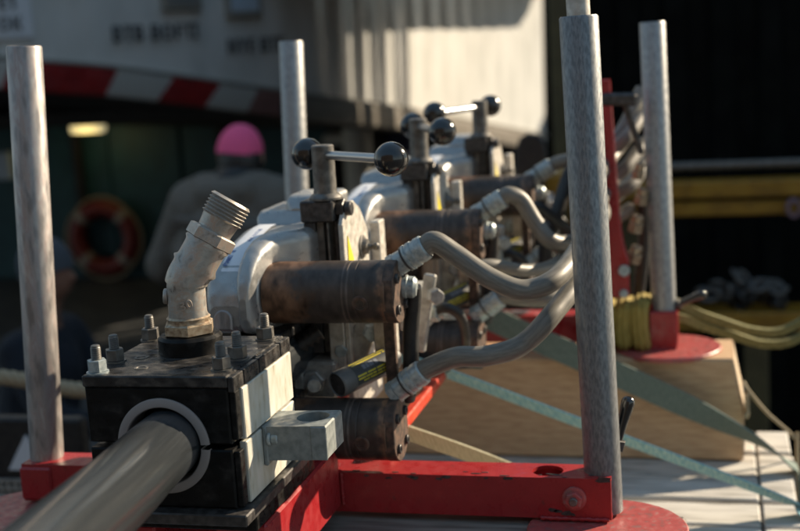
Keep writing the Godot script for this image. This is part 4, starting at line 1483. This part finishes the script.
	prism(st, Transform3D(Basis(Vector3(0, 0, -1), Vector3.UP, Vector3.RIGHT), Vector3(-0.502 - O.x, 0, -0.035)), sp, 0.007, 0.0012)
	var plate := obj("side_plate", st, M["pale plate"], t)
	var px := -0.4983 - O.x
	st = mb()
	prism(st, Transform3D(Basis(Vector3(0, 0, -1), Vector3.UP, Vector3.RIGHT), Vector3(px + 0.0006, 1.476 - O.y, -1.662 - O.z)), PackedVector2Array([Vector2(-0.012, -0.016), Vector2(0.014, -0.016), Vector2(-0.010, 0.022)]), 0.001, 0.0002)
	obj("warning_sticker", st, M["sign yellow"], plate)
	st = mb()
	lathe(st, Vector3(px, 1.471 - O.y, -1.722 - O.z), Vector3.RIGHT, [[0, 0], [0, 0.017], [0.002, 0.017], [0.003, 0.0155], [0.003, 0.0]], 28)
	lathe(st, Vector3(px, 1.471 - O.y, -1.722 - O.z), Vector3.RIGHT, [[0.003, 0.012], [0.009, 0.0105], [0.010, 0.006], [0.016, 0.0035], [0.018, 0.0055], [0.0235, 0.0055], [0.026, 0.003], [0.026, 0]], 24)
	obj("grease_point", st, M["machined grey steel"], plate)
	# --- lower works
	st = mb()
	bx(st, Vector3(-0.597 - O.x, 1.275 - O.y, -1.72 - O.z), Vector3(-0.517 - O.x, 1.328 - O.y, -1.615 - O.z), 0.004)
	bx(st, Vector3(-0.573 - O.x, 1.270 - O.y, -1.62 - O.z), Vector3(-0.560 - O.x, 1.326 - O.y, -1.602 - O.z), 0.002)
	obj("lower_casting", st, M["tooled steel"], t)
	st = mb()
	hexa(st, Vector3(-0.547 - O.x, 1.302 - O.y, -1.616 - O.z), Vector3(0, 0, 1), 0.0165, 0.012, 0.2)
	cyl(st, Vector3(-0.547 - O.x, 1.302 - O.y, -1.605 - O.z), Vector3(0.4, 0, 1), 0.0095, 0.02)
	obj("bolt", st, M["tooled steel"], t)
	st = mb()
	bx(st, Vector3(-0.528 - O.x, 1.315 - O.y, -1.66 - O.z), Vector3(-0.506 - O.x, 1.40 - O.y, -1.632 - O.z), 0.0015)
	obj("tie_block", st, M["pale plate"], t)
	st = mb()
	bar(st, Vector3(-0.505 - O.x, 1.305 - O.y, -1.650 - O.z), Vector3(-0.470 - O.x, 1.40 - O.y, -1.665 - O.z), Vector3.RIGHT, 0.030, 0.012, 0.002)
	obj("diagonal_link", st, M["tooled steel"], t)
	st = mb()
	hexa(st, Vector3(-0.474 - O.x, 1.362 - O.y, -1.655 - O.z), Vector3(0.5, 0, 1), 0.0135, 0.014, 0.1)
	obj("nut", st, M["zinc plate"], t)
	st = mb()
	bx(st, Vector3(-0.466 - O.x, 1.300 - O.y, -1.70 - O.z), Vector3(-0.446 - O.x, 1.40 - O.y, -1.640 - O.z), 0.0012)
	obj("pale_bracket", st, M["pale plate"], t)
	st = mb()
	bx(st, Vector3(-0.443 - O.x, 1.285 - O.y, -1.62 - O.z), Vector3(-0.428 - O.x, 1.40 - O.y, -1.608 - O.z), 0.0012)
	obj("rusty_strut", st, M["brown rusty steel"], t)
	st = mb()
	bar(st, Vector3(-0.60 - O.x, 1.337 - O.y, -1.60 - O.z), Vector3(-0.568 - O.x, 1.385 - O.y, -1.64 - O.z), Vector3(0, 0, 1), 0.02, 0.012, 0.001)
	obj("red_lever", st, M["red paint"], t)
	st = mb()
	var cc := []
	var cr2 := []
	for k in 40:
		cc.append(Vector3(-0.605 - O.x, 1.328 - O.y, -1.585 - O.z).lerp(Vector3(-0.535 - O.x, 1.372 - O.y, -1.615 - O.z), k / 39.0))
		cr2.append(0.0105 + 0.0025 * sin(k * 1.5))
	tube(st, cc, cr2, 16)
	obj("ribbed_gaiter", st, M["black rubber"], t)
	# ram along the unit with a yellow and black print
	var ra := Vector3(-0.500 - O.x, 1.310 - O.y, -1.565 - O.z)
	var rb := Vector3(-0.437 - O.x, 1.328 - O.y, -1.660 - O.z)
	st = mb()
	lathe(st, ra, rb - ra, [[0.004, 0.0], [0.004, 0.0155], [0.0, 0.0165], [0.002, 0.0180], [0.012, 0.0185], [0.016, 0.0180], [0.094, 0.0180], [0.106, 0.0155], [0.113, 0.008], [0.113, 0]], 32, 30)
	var ram := obj("ram", st, M["ram grey"], t)
	st = mb()
	lathe(st, ra + (rb - ra).normalized() * 0.002, ra - rb, [[-0.004, 0.0155], [0.0005, 0.0150], [0.0005, 0.0]], 28)
	obj("ram_end", st, M["dark steel"], ram)
	st = mb()
	var f := frame_of(rb - ra)
	var LP := []
	for i in 13:
		var row := []
		var a := deg_to_rad(lerpf(-15.0, 105.0, i / 12.0))
		# measured from the side that faces the viewer's right, upward
		var axd := (rb - ra).normalized()
		var sr := (Vector3.RIGHT - axd * axd.x).normalized()
		var dir := sr * cos(a) + axd.cross(sr).normalized() * (-1.0 if axd.cross(sr).y < 0 else 1.0) * sin(a)
		for k in 2: row.append(ra + (rb - ra).normalized() * (0.022 if k == 0 else 0.090) + dir * 0.0184)
		LP.append(row)
	for i in 12:
		var n0: Vector3 = (LP[i][0] - ra - (rb - ra).normalized() * 0.022).normalized()
		var n1: Vector3 = (LP[i + 1][0] - ra - (rb - ra).normalized() * 0.022).normalized()
		var v0 := 1.0 - i / 12.0
		var v1 := 1.0 - (i + 1) / 12.0
		tri(st, LP[i][0], LP[i][1], LP[i + 1][1], n0, n0, n1, Vector2(0, v0), Vector2(1, v0), Vector2(1, v1))
		tri(st, LP[i][0], LP[i + 1][1], LP[i + 1][0], n0, n1, n1, Vector2(0, v0), Vector2(1, v1), Vector2(0, v1))
	obj("printed_label", st, M["cylinder label"], ram)
	# valve group at the rear right of the unit
	st = mb()
	bx(st, Vector3(-0.475 - O.x, 1.325 - O.y, -1.870 - O.z), Vector3(-0.432 - O.x, 1.392 - O.y, -1.815 - O.z), 0.003)
	var vb := obj("valve_block", st, M["pale plate"], t)
	for e in [[-0.432, 1.375, -1.830, 0.011], [-0.432, 1.345, -1.845, 0.013], [-0.450, 1.392, -1.842, 0.0]]:
		if e[3] == 0.0: continue
		st = mb()
		hexa(st, Vector3(e[0] - O.x, e[1] - O.y, e[2] - O.z), Vector3(1, 0.1, 0.2), e[3], 0.014, 0.3)
		cyl(st, Vector3(e[0] + 0.012 - O.x, e[1] - O.y, e[2] - O.z), Vector3(1, 0.1, 0.2), e[3] * 0.6, 0.012)
		obj("port_plug", st, M["zinc plate"], vb)
	st = mb()
	bar(st, Vector3(-0.440 - O.x, 1.300 - O.y, -1.79 - O.z), Vector3(-0.418 - O.x, 1.415 - O.y, -1.80 - O.z), Vector3.RIGHT, 0.018, 0.012, 0.002)
	obj("link_arm", st, M["tooled steel"], t)
	st = mb()
	hexa(st, Vector3(-0.414 - O.x, 1.385 - O.y, -1.792 - O.z), Vector3(0.6, 0, 1), 0.012, 0.018, 0.3)
	obj("nut", st, M["tooled steel"], t)
	st = mb()
	bx(st, Vector3(-0.498 - O.x, 1.33 - O.y, -1.80 - O.z), Vector3(-0.484 - O.x, 1.50 - O.y, -1.768 - O.z), 0.0015)
	obj("rear_plate", st, M["pale plate"], t)
	st = mb()
	tube(st, cr([Vector3(-0.43 - O.x, 1.345 - O.y, -1.845 - O.z), Vector3(-0.405 - O.x, 1.355 - O.y, -1.84 - O.z), Vector3(-0.385 - O.x, 1.335 - O.y, -1.85 - O.z), Vector3(-0.39 - O.x, 1.28 - O.y, -1.88 - O.z), Vector3(-0.43 - O.x, 1.24 - O.y, -1.92 - O.z)], 8), 0.008, 12)
	obj("small_hose", st, M["black rubber"], t)
	for e in [[-0.512, 1.40, -1.606], [-0.512, 1.34, -1.606]]:
		st = mb()
		hexa(st, Vector3(e[0] - O.x, e[1] - O.y, e[2] - 0.032 - O.z), Vector3(0, 0, 1), 0.009, 0.010, 0.2)
		obj("bolt", st, M["zinc plate"], t)
	# track pads that grip the pipe
	for k in 7:
		for s in 2:
			st = mb()
			var y := 1.378 if s == 0 else 1.285
			bx(st, Vector3(-0.632 - O.x, y - O.y - 0.004, -1.53 - k * 0.046 - O.z), Vector3(-0.560 - O.x, y - O.y + 0.009, -1.567 - k * 0.046 - O.z), 0.002)
			obj("track_pad", st, M["black rubber"], t)
	# lower housing
	st = mb()
	P = []
	for s in [[-1.520, -0.650, -0.602, 1.225, 1.262, 0.01], [-1.535, -0.656, -0.598, 1.218, 1.272, 0.014], [-1.57, -0.658, -0.597, 1.215, 1.276, 0.015], [-1.83, -0.658, -0.60, 1.215, 1.276, 0.015]]:
		P.append(rrect(s[1] - O.x, s[2] - O.x, s[3] - O.y, s[4] - O.y, s[0] - O.z, s[5], 5))
	grid(st, P, true)
	obj("lower_housing", st, M["cast aluminium"], t)
	return t

func drive_units():
	var u := build_unit("drive_unit", "nearest drive unit, behind the elbow, with labelled aluminium housing and rusty motor", Vector3(-0.59, 1.435, -1.575))
	u.get_node("handle_rod").rotation_degrees.y = -40.0
	var at := [Vector3(-0.564, 1.437, -2.04), Vector3(-0.541, 1.441, -2.50)]
	var lb := ["middle drive unit of the three, its handle pointing at the viewer", "farthest drive unit of the three, its handle pointing left"]
	var yaw := [-63.0, -113.0]
	for i in 2:
		var c := u.duplicate()
		c.name = numbered("drive_unit")
		add_child(c)
		c.position = at[i]
		tag(c, lb[i], "drive unit", "drive units in a row")
		c.get_node("handle_rod").rotation_degrees.y = yaw[i]

# ------------------------------------------------------------------ hoses
func hose(label: String, pts: Array, r: float, m: Material, group := "hydraulic hoses from the drive units"):
	var st := mb()
	tube(st, cr(pts, 14), r, 20)
	return tag(obj("hydraulic_hose", st, m), label, "hose", group)

func hoses():
	var d: Material = M["dusty rubber hose"]
	var f1 := Vector3(-0.590, 1.435, -1.575) + Vector3(0.168, 0.028, -0.012) + Vector3(0.86, 0.50, 0).normalized() * 0.055
	hose("dusty hose from the nearest unit's upper motor, sagging before the post", [f1, f1 + Vector3(0.014, 0.007, 0), Vector3(-0.334, 1.479, -1.59), Vector3(-0.289, 1.447, -1.59), Vector3(-0.246, 1.430, -1.60), Vector3(-0.205, 1.444, -1.64), Vector3(-0.187, 1.476, -1.85), Vector3(-0.214, 1.495, -2.28), Vector3(-0.214, 1.512, -2.48), Vector3(-0.176, 1.548, -2.52), Vector3(-0.150, 1.585, -2.58), Vector3(-0.138, 1.60, -2.62)], 0.0138, d)
	var f2 := Vector3(-0.590, 1.247, -1.575) + Vector3(0.158, 0.044, -0.012) + Vector3(0.86, 0.62, 0).normalized() * 0.055
	hose("dusty hose from the nearest unit's lower motor, lowest of all hoses", [f2, f2 + Vector3(0.013, 0.0075, 0), Vector3(-0.338, 1.3445, -1.583), Vector3(-0.300, 1.3455, -1.585), Vector3(-0.255, 1.357, -1.60), Vector3(-0.214, 1.395, -1.63), Vector3(-0.186, 1.430, -1.78), Vector3(-0.214, 1.440, -2.28), Vector3(-0.212, 1.458, -2.48), Vector3(-0.178, 1.49, -2.53), Vector3(-0.148, 1.53, -2.60)], 0.0138, d)
	var g := Vector3(-0.564, 1.437, -2.04) + Vector3(0.168, 0.028, -0.012) + Vector3(0.86, 0.50, 0).normalized() * 0.055
	hose("dusty hose from the middle unit's upper motor, dipping behind the lower loop", [g, g + Vector3(0.012, 0.006, 0), Vector3(-0.318, 1.487, -2.06), Vector3(-0.296, 1.449, -2.06), Vector3(-0.270, 1.418, -2.06), Vector3(-0.235, 1.41, -2.12), Vector3(-0.205, 1.43, -2.25), Vector3(-0.225, 1.43, -2.49), Vector3(-0.172, 1.45, -2.55), Vector3(-0.150, 1.49, -2.62)], 0.0138, d)
	var g2 := Vector3(-0.564, 1.249, -2.04) + Vector3(0.158, 0.044, -0.012) + Vector3(0.86, 0.62, 0).normalized() * 0.055
	hose("dusty hose from the middle unit's lower motor, nearly level", [g2, g2 + Vector3(0.010, 0.004, 0), Vector3(-0.315, 1.322, -2.06), Vector3(-0.27, 1.322, -2.08), Vector3(-0.22, 1.34, -2.2), Vector3(-0.225, 1.37, -2.49), Vector3(-0.175, 1.40, -2.57)], 0.0138, d)
	var k := Vector3(-0.541, 1.441, -2.50) + Vector3(0.168, 0.028, -0.012) + Vector3(0.86, 0.50, 0).normalized() * 0.055
	hose("pale hose from the farthest unit's upper motor, highest of all hoses", [k, k + Vector3(0.012, 0.006, 0), Vector3(-0.285, 1.509, -2.5), Vector3(-0.235, 1.515, -2.51), Vector3(-0.19, 1.555, -2.55), Vector3(-0.15, 1.635, -2.60)], 0.0138, d)
	var k2 := Vector3(-0.541, 1.253, -2.50) + Vector3(0.158, 0.044, -0.012) + Vector3(0.86, 0.62, 0).normalized() * 0.055
	hose("dusty hose from the farthest unit's lower motor, half hidden by the others", [k2, k2 + Vector3(0.010, 0.006, 0), Vector3(-0.30, 1.345, -2.50), Vector3(-0.25, 1.37, -2.51), Vector3(-0.21, 1.42, -2.54), Vector3(-0.165, 1.46, -2.60)], 0.0138, d)
	hose("thin dusty return hose running level behind the two big front loops", [Vector3(-0.385, 1.40, -1.90), Vector3(-0.35, 1.405, -1.92), Vector3(-0.30, 1.385, -1.98), Vector3(-0.26, 1.385, -2.06), Vector3(-0.225, 1.43, -2.2), Vector3(-0.215, 1.49, -2.42), Vector3(-0.17, 1.55, -2.6)], 0.0105, d)
	hose("thin black return hose passing low between the middle and farthest units", [Vector3(-0.36, 1.43, -2.32), Vector3(-0.33, 1.44, -2.33), Vector3(-0.29, 1.40, -2.36), Vector3(-0.26, 1.37, -2.42), Vector3(-0.22, 1.41, -2.52), Vector3(-0.17, 1.47, -2.62)], 0.0105, M["black rubber"])
	hose("black hose hanging steeply just left of the nearest grey post", [Vector3(-0.270, 1.505, -2.46), Vector3(-0.285, 1.48, -2.45), Vector3(-0.305, 1.42, -2.42), Vector3(-0.325, 1.37, -2.40), Vector3(-0.33, 1.30, -2.40)], 0.0145, M["black rubber"])
	hose("black hose dropping behind the red coupling bracket", [Vector3(-0.150, 1.42, -2.56), Vector3(-0.150, 1.37, -2.56), Vector3(-0.155, 1.30, -2.56), Vector3(-0.17, 1.20, -2.56)], 0.013, M["black rubber"])

# ------------------------------------------------------------------ straps
func straps():
	var U := Vector3.UP
	webbing("lashing_strap", "wide teal webbing strap slanting across the brown timber to the platform edge", [Vector3(-0.47, 1.232, -2.385), Vector3(-0.43, 1.213, -2.378), Vector3(-0.30, 1.155, -2.372), Vector3(-0.10, 1.065, -2.362), Vector3(0.05, 0.992, -2.352), Vector3(0.112, 0.949, -2.345), Vector3(0.131, 0.928, -2.345), Vector3(0.132, 0.85, -2.345), Vector3(0.132, 0.5, -2.345)],
		[Vector3(0.3, 1, 0.15), Vector3(0.3, 1, 0.15), Vector3(0.3, 1, 0.1), Vector3(0.3, 1, 0.2), Vector3(0.2, 0.5, 0.8), Vector3(0, 0.15, 1), Vector3(0, 0, 1), Vector3(0, 0, 1), Vector3(0, 0, 1)], 0.050, 0.003, M["teal webbing"], "lashing straps")
	webbing("lashing_strap", "narrow light blue strap stretched behind the nearest post to the platform edge", [Vector3(-0.52, 1.24, -1.985), Vector3(-0.449, 1.211, -2.0), Vector3(-0.17, 1.083, -2.06), Vector3(0.09, 0.963, -2.118), Vector3(0.116, 0.943, -2.124), Vector3(0.131, 0.922, -2.126), Vector3(0.132, 0.85, -2.13), Vector3(0.132, 0.5, -2.13)],
		[Vector3(0.1, 0.75, 1), Vector3(0.1, 0.75, 1), Vector3(0.1, 0.75, 1), Vector3(0.1, 0.6, 1), Vector3(0, 0.1, 1), Vector3(0, 0, 1), Vector3(0, 0, 1), Vector3(0, 0, 1)], 0.045, 0.003, M["blue webbing"], "lashing straps")
	webbing("lashing_strap", "pale yellowish strap running down behind the front red beam", [Vector3(-0.50, 1.205, -1.74), Vector3(-0.466, 1.19, -1.75), Vector3(-0.346, 1.119, -1.82), Vector3(-0.20, 1.03, -1.90), Vector3(-0.09, 0.955, -1.95)],
		[Vector3(0.1, 0.95, 1), Vector3(0.1, 0.95, 1), Vector3(0.1, 0.95, 1), Vector3(0.1, 0.4, 1), Vector3(0, 0.2, 1)], 0.045, 0.003, M["pale webbing"], "lashing straps")
	# two thin cords from the timber end to the platform edge
	var st := mb()
	tube(st, cr([Vector3(0.036, 1.085, -2.41), Vector3(0.045, 1.07, -2.40), Vector3(0.08, 1.02, -2.42), Vector3(0.128, 0.97, -2.43), Vector3(0.134, 0.94, -2.43), Vector3(0.133, 0.5, -2.43)], 8), 0.0035, 8)
	tag(obj("thin_cord", st, M["rope fibre"]), "thin beige cord tied round the sawn timber end, to the platform edge", "cord")
	st = mb()
	var c := []
	for k in 60:
		var a := k * 0.42
		c.append(Vector3(0.037 + 0.008 * absf(sin(a)), 1.02 + k * 0.0007 + 0.012 * sin(a * 1.7), -2.40 + 0.01 * cos(a)))
	tube(st, c, 0.0016, 5)
	tag(obj("frayed_twine", st, M["rope fibre"]), "small frayed knot of twine on the sawn timber end", "twine")
	# yellow round sling wound round the rear beam
	var t := thing("yellow_sling", "yellow lifting sling wound round the rear red beam beside the post", "sling", Vector3(-0.175, 1.185, -2.4825))
	for k in 3:
		st = mb()
		var P := []
		for i in 33:
			var a := TAU * i / 32
			var row := []
			for j in 17:
				var u := j / 16.0
				var bulge := 0.012 * pow(sin(clampf(u, 0.01, 0.99) * PI), 0.45) + 0.0016 * sin(u * 21.0 + k * 2.0 + 0.6 * sin(a * 2.0))
				var rr := 0.036 + bulge + 0.002 * k
				var q := Vector3(0, clampf(cos(a) * 1.25, -0.96, 1.0) * rr, clampf(sin(a) * 1.25, -1.0, 1.0) * rr)
				row.append(Vector3(-0.062 + k * 0.032 + u * 0.036 + 0.003 * sin(a * 2 + k), 0, 0) + q)
			P.append(row)
		var PT := []
		for j in 17:
			var row := []
			for i in 32: row.append(P[i][j])
			PT.append(row)
		grid(st, PT, true, false)
		obj("sling_turn", st, M["yellow webbing"], t)
	for e in [[[-0.14, 1.21, -2.56], [-0.095, 1.20, -2.60], [-0.05, 1.165, -2.65], [0.0, 1.140, -2.68], [0.06, 1.118, -2.69], [0.12, 1.115, -2.70], [0.19, 1.15, -2.72], [0.30, 1.21, -2.73]], [[-0.14, 1.18, -2.57], [-0.085, 1.165, -2.61], [-0.04, 1.135, -2.66], [0.02, 1.108, -2.69], [0.08, 1.085, -2.71], [0.14, 1.088, -2.72], [0.20, 1.125, -2.74], [0.30, 1.19, -2.75]]]:
		var pts := []
		for q in e: pts.append(Vector3(q[0], q[1], q[2]))
		st = mb()
		var cc := cr(pts, 10)
		var wd := []
		for i in cc.size(): wd.append(Vector3(0.1, 1, 0.25))
		band(st, cc, wd, 0.017, 0.010)
		obj("sling_tail", st, M["sling green"], t, -t.position)

# ------------------------------------------------------------------ people
func people():
	var skin := Color(0.42, 0.24, 0.17)
	var coat := Color(0.125, 0.112, 0.098)
	var trou := Color(0.02, 0.022, 0.03)
	var boot := Color(0.012, 0.012, 0.012)
	# a worker seen from behind, bending a little; feet on the ground
	var g := -0.35
	var t := thing("person", "person in dark grey jacket and bright pink cap seen from behind", "person", Vector3(-2.13, g - 0.02, -5.35))
	var V := func(x: float, y: float, z: float) -> Vector3: return Vector3(x, y, z)
	var caps := [
		limb(V.call(0.10, 0.90, 0.06), V.call(0.13, 0.50, -0.02), 0.10, 0.07, trou), limb(V.call(0.13, 0.50, -0.02), V.call(0.13, 0.10, 0.04), 0.068, 0.048, trou),
		limb(V.call(-0.10, 0.90, 0.06), V.call(-0.13, 0.50, -0.02), 0.10, 0.07, trou), limb(V.call(-0.13, 0.50, -0.02), V.call(-0.13, 0.10, 0.04), 0.068, 0.048, trou),
		limb(V.call(0.13, 0.05, 0.04), V.call(0.14, 0.04, -0.16), 0.05, 0.042, boot), limb(V.call(-0.13, 0.05, 0.04), V.call(-0.14, 0.04, -0.16), 0.05, 0.042, boot),
		limb(V.call(0.07, 0.95, 0.05), V.call(-0.07, 0.95, 0.05), 0.145, 0.145, coat), limb(V.call(0, 1.0, 0.05), V.call(0, 1.32, 0.02), 0.165, 0.175, coat),
		limb(V.call(-0.15, 1.40, 0.0), V.call(0.15, 1.40, 0.0), 0.13, 0.13, coat), limb(V.call(-0.11, 1.18, 0.02), V.call(0.11, 1.22, 0.02), 0.18, 0.18, coat),
		limb(V.call(-0.21, 1.42, 0.0), V.call(-0.37, 1.14, -0.02), 0.098, 0.082, coat), limb(V.call(-0.37, 1.14, -0.02), V.call(-0.25, 0.98, -0.22), 0.078, 0.056, coat),
		limb(V.call(0.21, 1.42, 0.0), V.call(0.36, 1.14, -0.02), 0.098, 0.082, coat), limb(V.call(0.36, 1.14, -0.02), V.call(0.23, 0.98, -0.22), 0.078, 0.056, coat),
		limb(V.call(0, 1.44, -0.02), V.call(0.0, 1.54, -0.06), 0.062, 0.058, skin), limb(V.call(0.005, 1.635, -0.09), V.call(0.005, 1.59, -0.115), 0.098, 0.082, skin),
		limb(V.call(0.005, 1.595, -0.19), V.call(0.005, 1.58, -0.215), 0.014, 0.016, skin), limb(V.call(0.098, 1.605, -0.095), V.call(0.1, 1.575, -0.095), 0.014, 0.012, skin), limb(V.call(-0.09, 1.605, -0.095), V.call(-0.092, 1.575, -0.095), 0.014, 0.012, skin),
		limb(V.call(-0.13, 1.49, 0.02), V.call(0.13, 1.49, 0.02), 0.06, 0.06, coat), limb(V.call(-0.09, 1.47, 0.10), V.call(0.09, 1.47, 0.10), 0.055, 0.055, coat)]
	for k in 7: caps.append(limb(V.call(-0.2 + 0.05 * (k % 2), 1.36 - k * 0.07, 0.17), V.call(0.17 + 0.04 * (k % 3), 1.33 - k * 0.075, 0.175), 0.028, 0.022, coat * (0.85 + 0.1 * (k % 3))))
	for s in [-1.0, 1.0]:
		var w: Vector3 = V.call(s * 0.23, 0.965, -0.235)
		caps.append(limb(w, w + V.call(-s * 0.03, -0.03, -0.06), 0.036, 0.032, skin))
		for k in 4: caps.append(limb(w + V.call(-s * 0.03 + (k - 1.5) * 0.019, -0.03, -0.07), w + V.call(-s * 0.05 + (k - 1.5) * 0.02, -0.075, -0.115 + absf(k - 1.4) * 0.008), 0.0095, 0.008, skin))
		caps.append(limb(w + V.call(-s * 0.05, -0.01, -0.03), w + V.call(-s * 0.09, -0.03, -0.06), 0.011, 0.009, skin))
	obj("body", figure_mesh(caps, 0.016), M["figure"], t)
	var st := mb()
	var pr := []
	for k in 12: pr.append([sin(PI * 0.5 * k / 11.0) * 0.125, cos(PI * 0.5 * k / 11.0) * 0.103])
	pr.push_front([-0.012, 0.104])
	pr.push_front([-0.014, 0.100])
	lathe(st, Vector3(0.005, 1.625, -0.09), Vector3(0.12, 1, -0.16), pr, 28)
	obj("pink_cap", st, M["pink knit"], t)
	st = mb()
	lathe(st, Vector3(0.005, 1.535, -0.08), Vector3(0.05, 1, -0.1), [[-0.02, 0.05], [-0.015, 0.088], [0.03, 0.099], [0.085, 0.100], [0.1, 0.09]], 24)
	t.scale = Vector3.ONE * 1.035
	obj("hair", st, M["black rubber"], t)
	st = mb()
	lathe(st, Vector3(0.005, 1.50, -0.035), Vector3(0, 1, -0.25), [[-0.02, 0.12], [0.01, 0.115], [0.04, 0.108], [0.05, 0.095]], 24)
	obj("collar", st, M["black rubber"], t)
	# a second worker crouching at the left, facing right
	var blue := Color(0.006, 0.009, 0.018)
	skin = Color(0.17, 0.09, 0.06)
	t = thing("person", "crouching person in dark blue with grey cap behind the left post", "person", Vector3(-2.75, g - 0.02, -4.45))
	caps = [
		limb(V.call(0.0, 0.42, 0.12), V.call(0.38, 0.52, 0.14), 0.105, 0.075, blue), limb(V.call(0.38, 0.52, 0.14), V.call(0.26, 0.10, 0.14), 0.07, 0.05, blue),
		limb(V.call(0.0, 0.42, -0.10), V.call(0.30, 0.14, -0.12), 0.105, 0.075, blue), limb(V.call(0.30, 0.10, -0.12), V.call(-0.08, 0.08, -0.12), 0.07, 0.05, blue),
		limb(V.call(0.24, 0.05, 0.14), V.call(0.42, 0.04, 0.14), 0.048, 0.04, boot), limb(V.call(-0.10, 0.06, -0.12), V.call(-0.2, 0.05, -0.12), 0.048, 0.04, boot),
		limb(V.call(0, 0.45, 0.06), V.call(0, 0.45, -0.06), 0.14, 0.14, blue), limb(V.call(0.0, 0.5, 0.0), V.call(0.10, 0.92, 0.0), 0.165, 0.16, blue),
		limb(V.call(0.11, 1.02, 0.13), V.call(0.11, 1.02, -0.13), 0.10, 0.10, blue),
		limb(V.call(0.11, 1.03, 0.19), V.call(0.26, 0.80, 0.26), 0.08, 0.062, blue), limb(V.call(0.26, 0.80, 0.26), V.call(0.48, 0.72, 0.16), 0.06, 0.046, blue),
		limb(V.call(0.11, 1.03, -0.19), V.call(0.24, 0.80, -0.24), 0.08, 0.062, blue), limb(V.call(0.24, 0.80, -0.24), V.call(0.46, 0.74, -0.12), 0.06, 0.046, blue),
		limb(V.call(0.12, 1.08, 0), V.call(0.15, 1.2, 0), 0.06, 0.056, skin), limb(V.call(0.16, 1.34, 0.0), V.call(0.185, 1.285, 0.0), 0.096, 0.078, skin),
		limb(V.call(0.255, 1.31, 0.0), V.call(0.275, 1.295, 0.0), 0.013, 0.015, skin), limb(V.call(0.15, 1.31, 0.094), V.call(0.15, 1.28, 0.094), 0.014, 0.012, skin), limb(V.call(0.15, 1.31, -0.094), V.call(0.15, 1.28, -0.094), 0.014, 0.012, skin)]
	for s in [[0.48, 0.72, 0.16], [0.46, 0.74, -0.12]]:
		var w: Vector3 = V.call(s[0] + 0.02, s[1], s[2])
		caps.append(limb(w, w + V.call(0.06, -0.02, 0), 0.036, 0.032, skin))
		for k in 4: caps.append(limb(w + V.call(0.07, -0.02, (k - 1.5) * 0.019), w + V.call(0.12 - absf(k - 1.4) * 0.008, -0.06, (k - 1.5) * 0.02), 0.0095, 0.008, skin))
		caps.append(limb(w + V.call(0.03, 0.0, 0.04), w + V.call(0.07, -0.02, 0.07), 0.011, 0.009, skin))
	obj("body", figure_mesh(caps, 0.016), M["figure"], t)
	st = mb()
	pr = []
	for k in 12: pr.append([sin(PI * 0.5 * k / 11.0) * 0.12, cos(PI * 0.5 * k / 11.0) * 0.11])
	pr.push_front([-0.03, 0.11])
	pr.push_front([-0.032, 0.10])
	lathe(st, Vector3(0.155, 1.345, 0), Vector3(-0.2, 1, 0), pr, 28)
	obj("grey_cap", st, M["grey knit"], t)
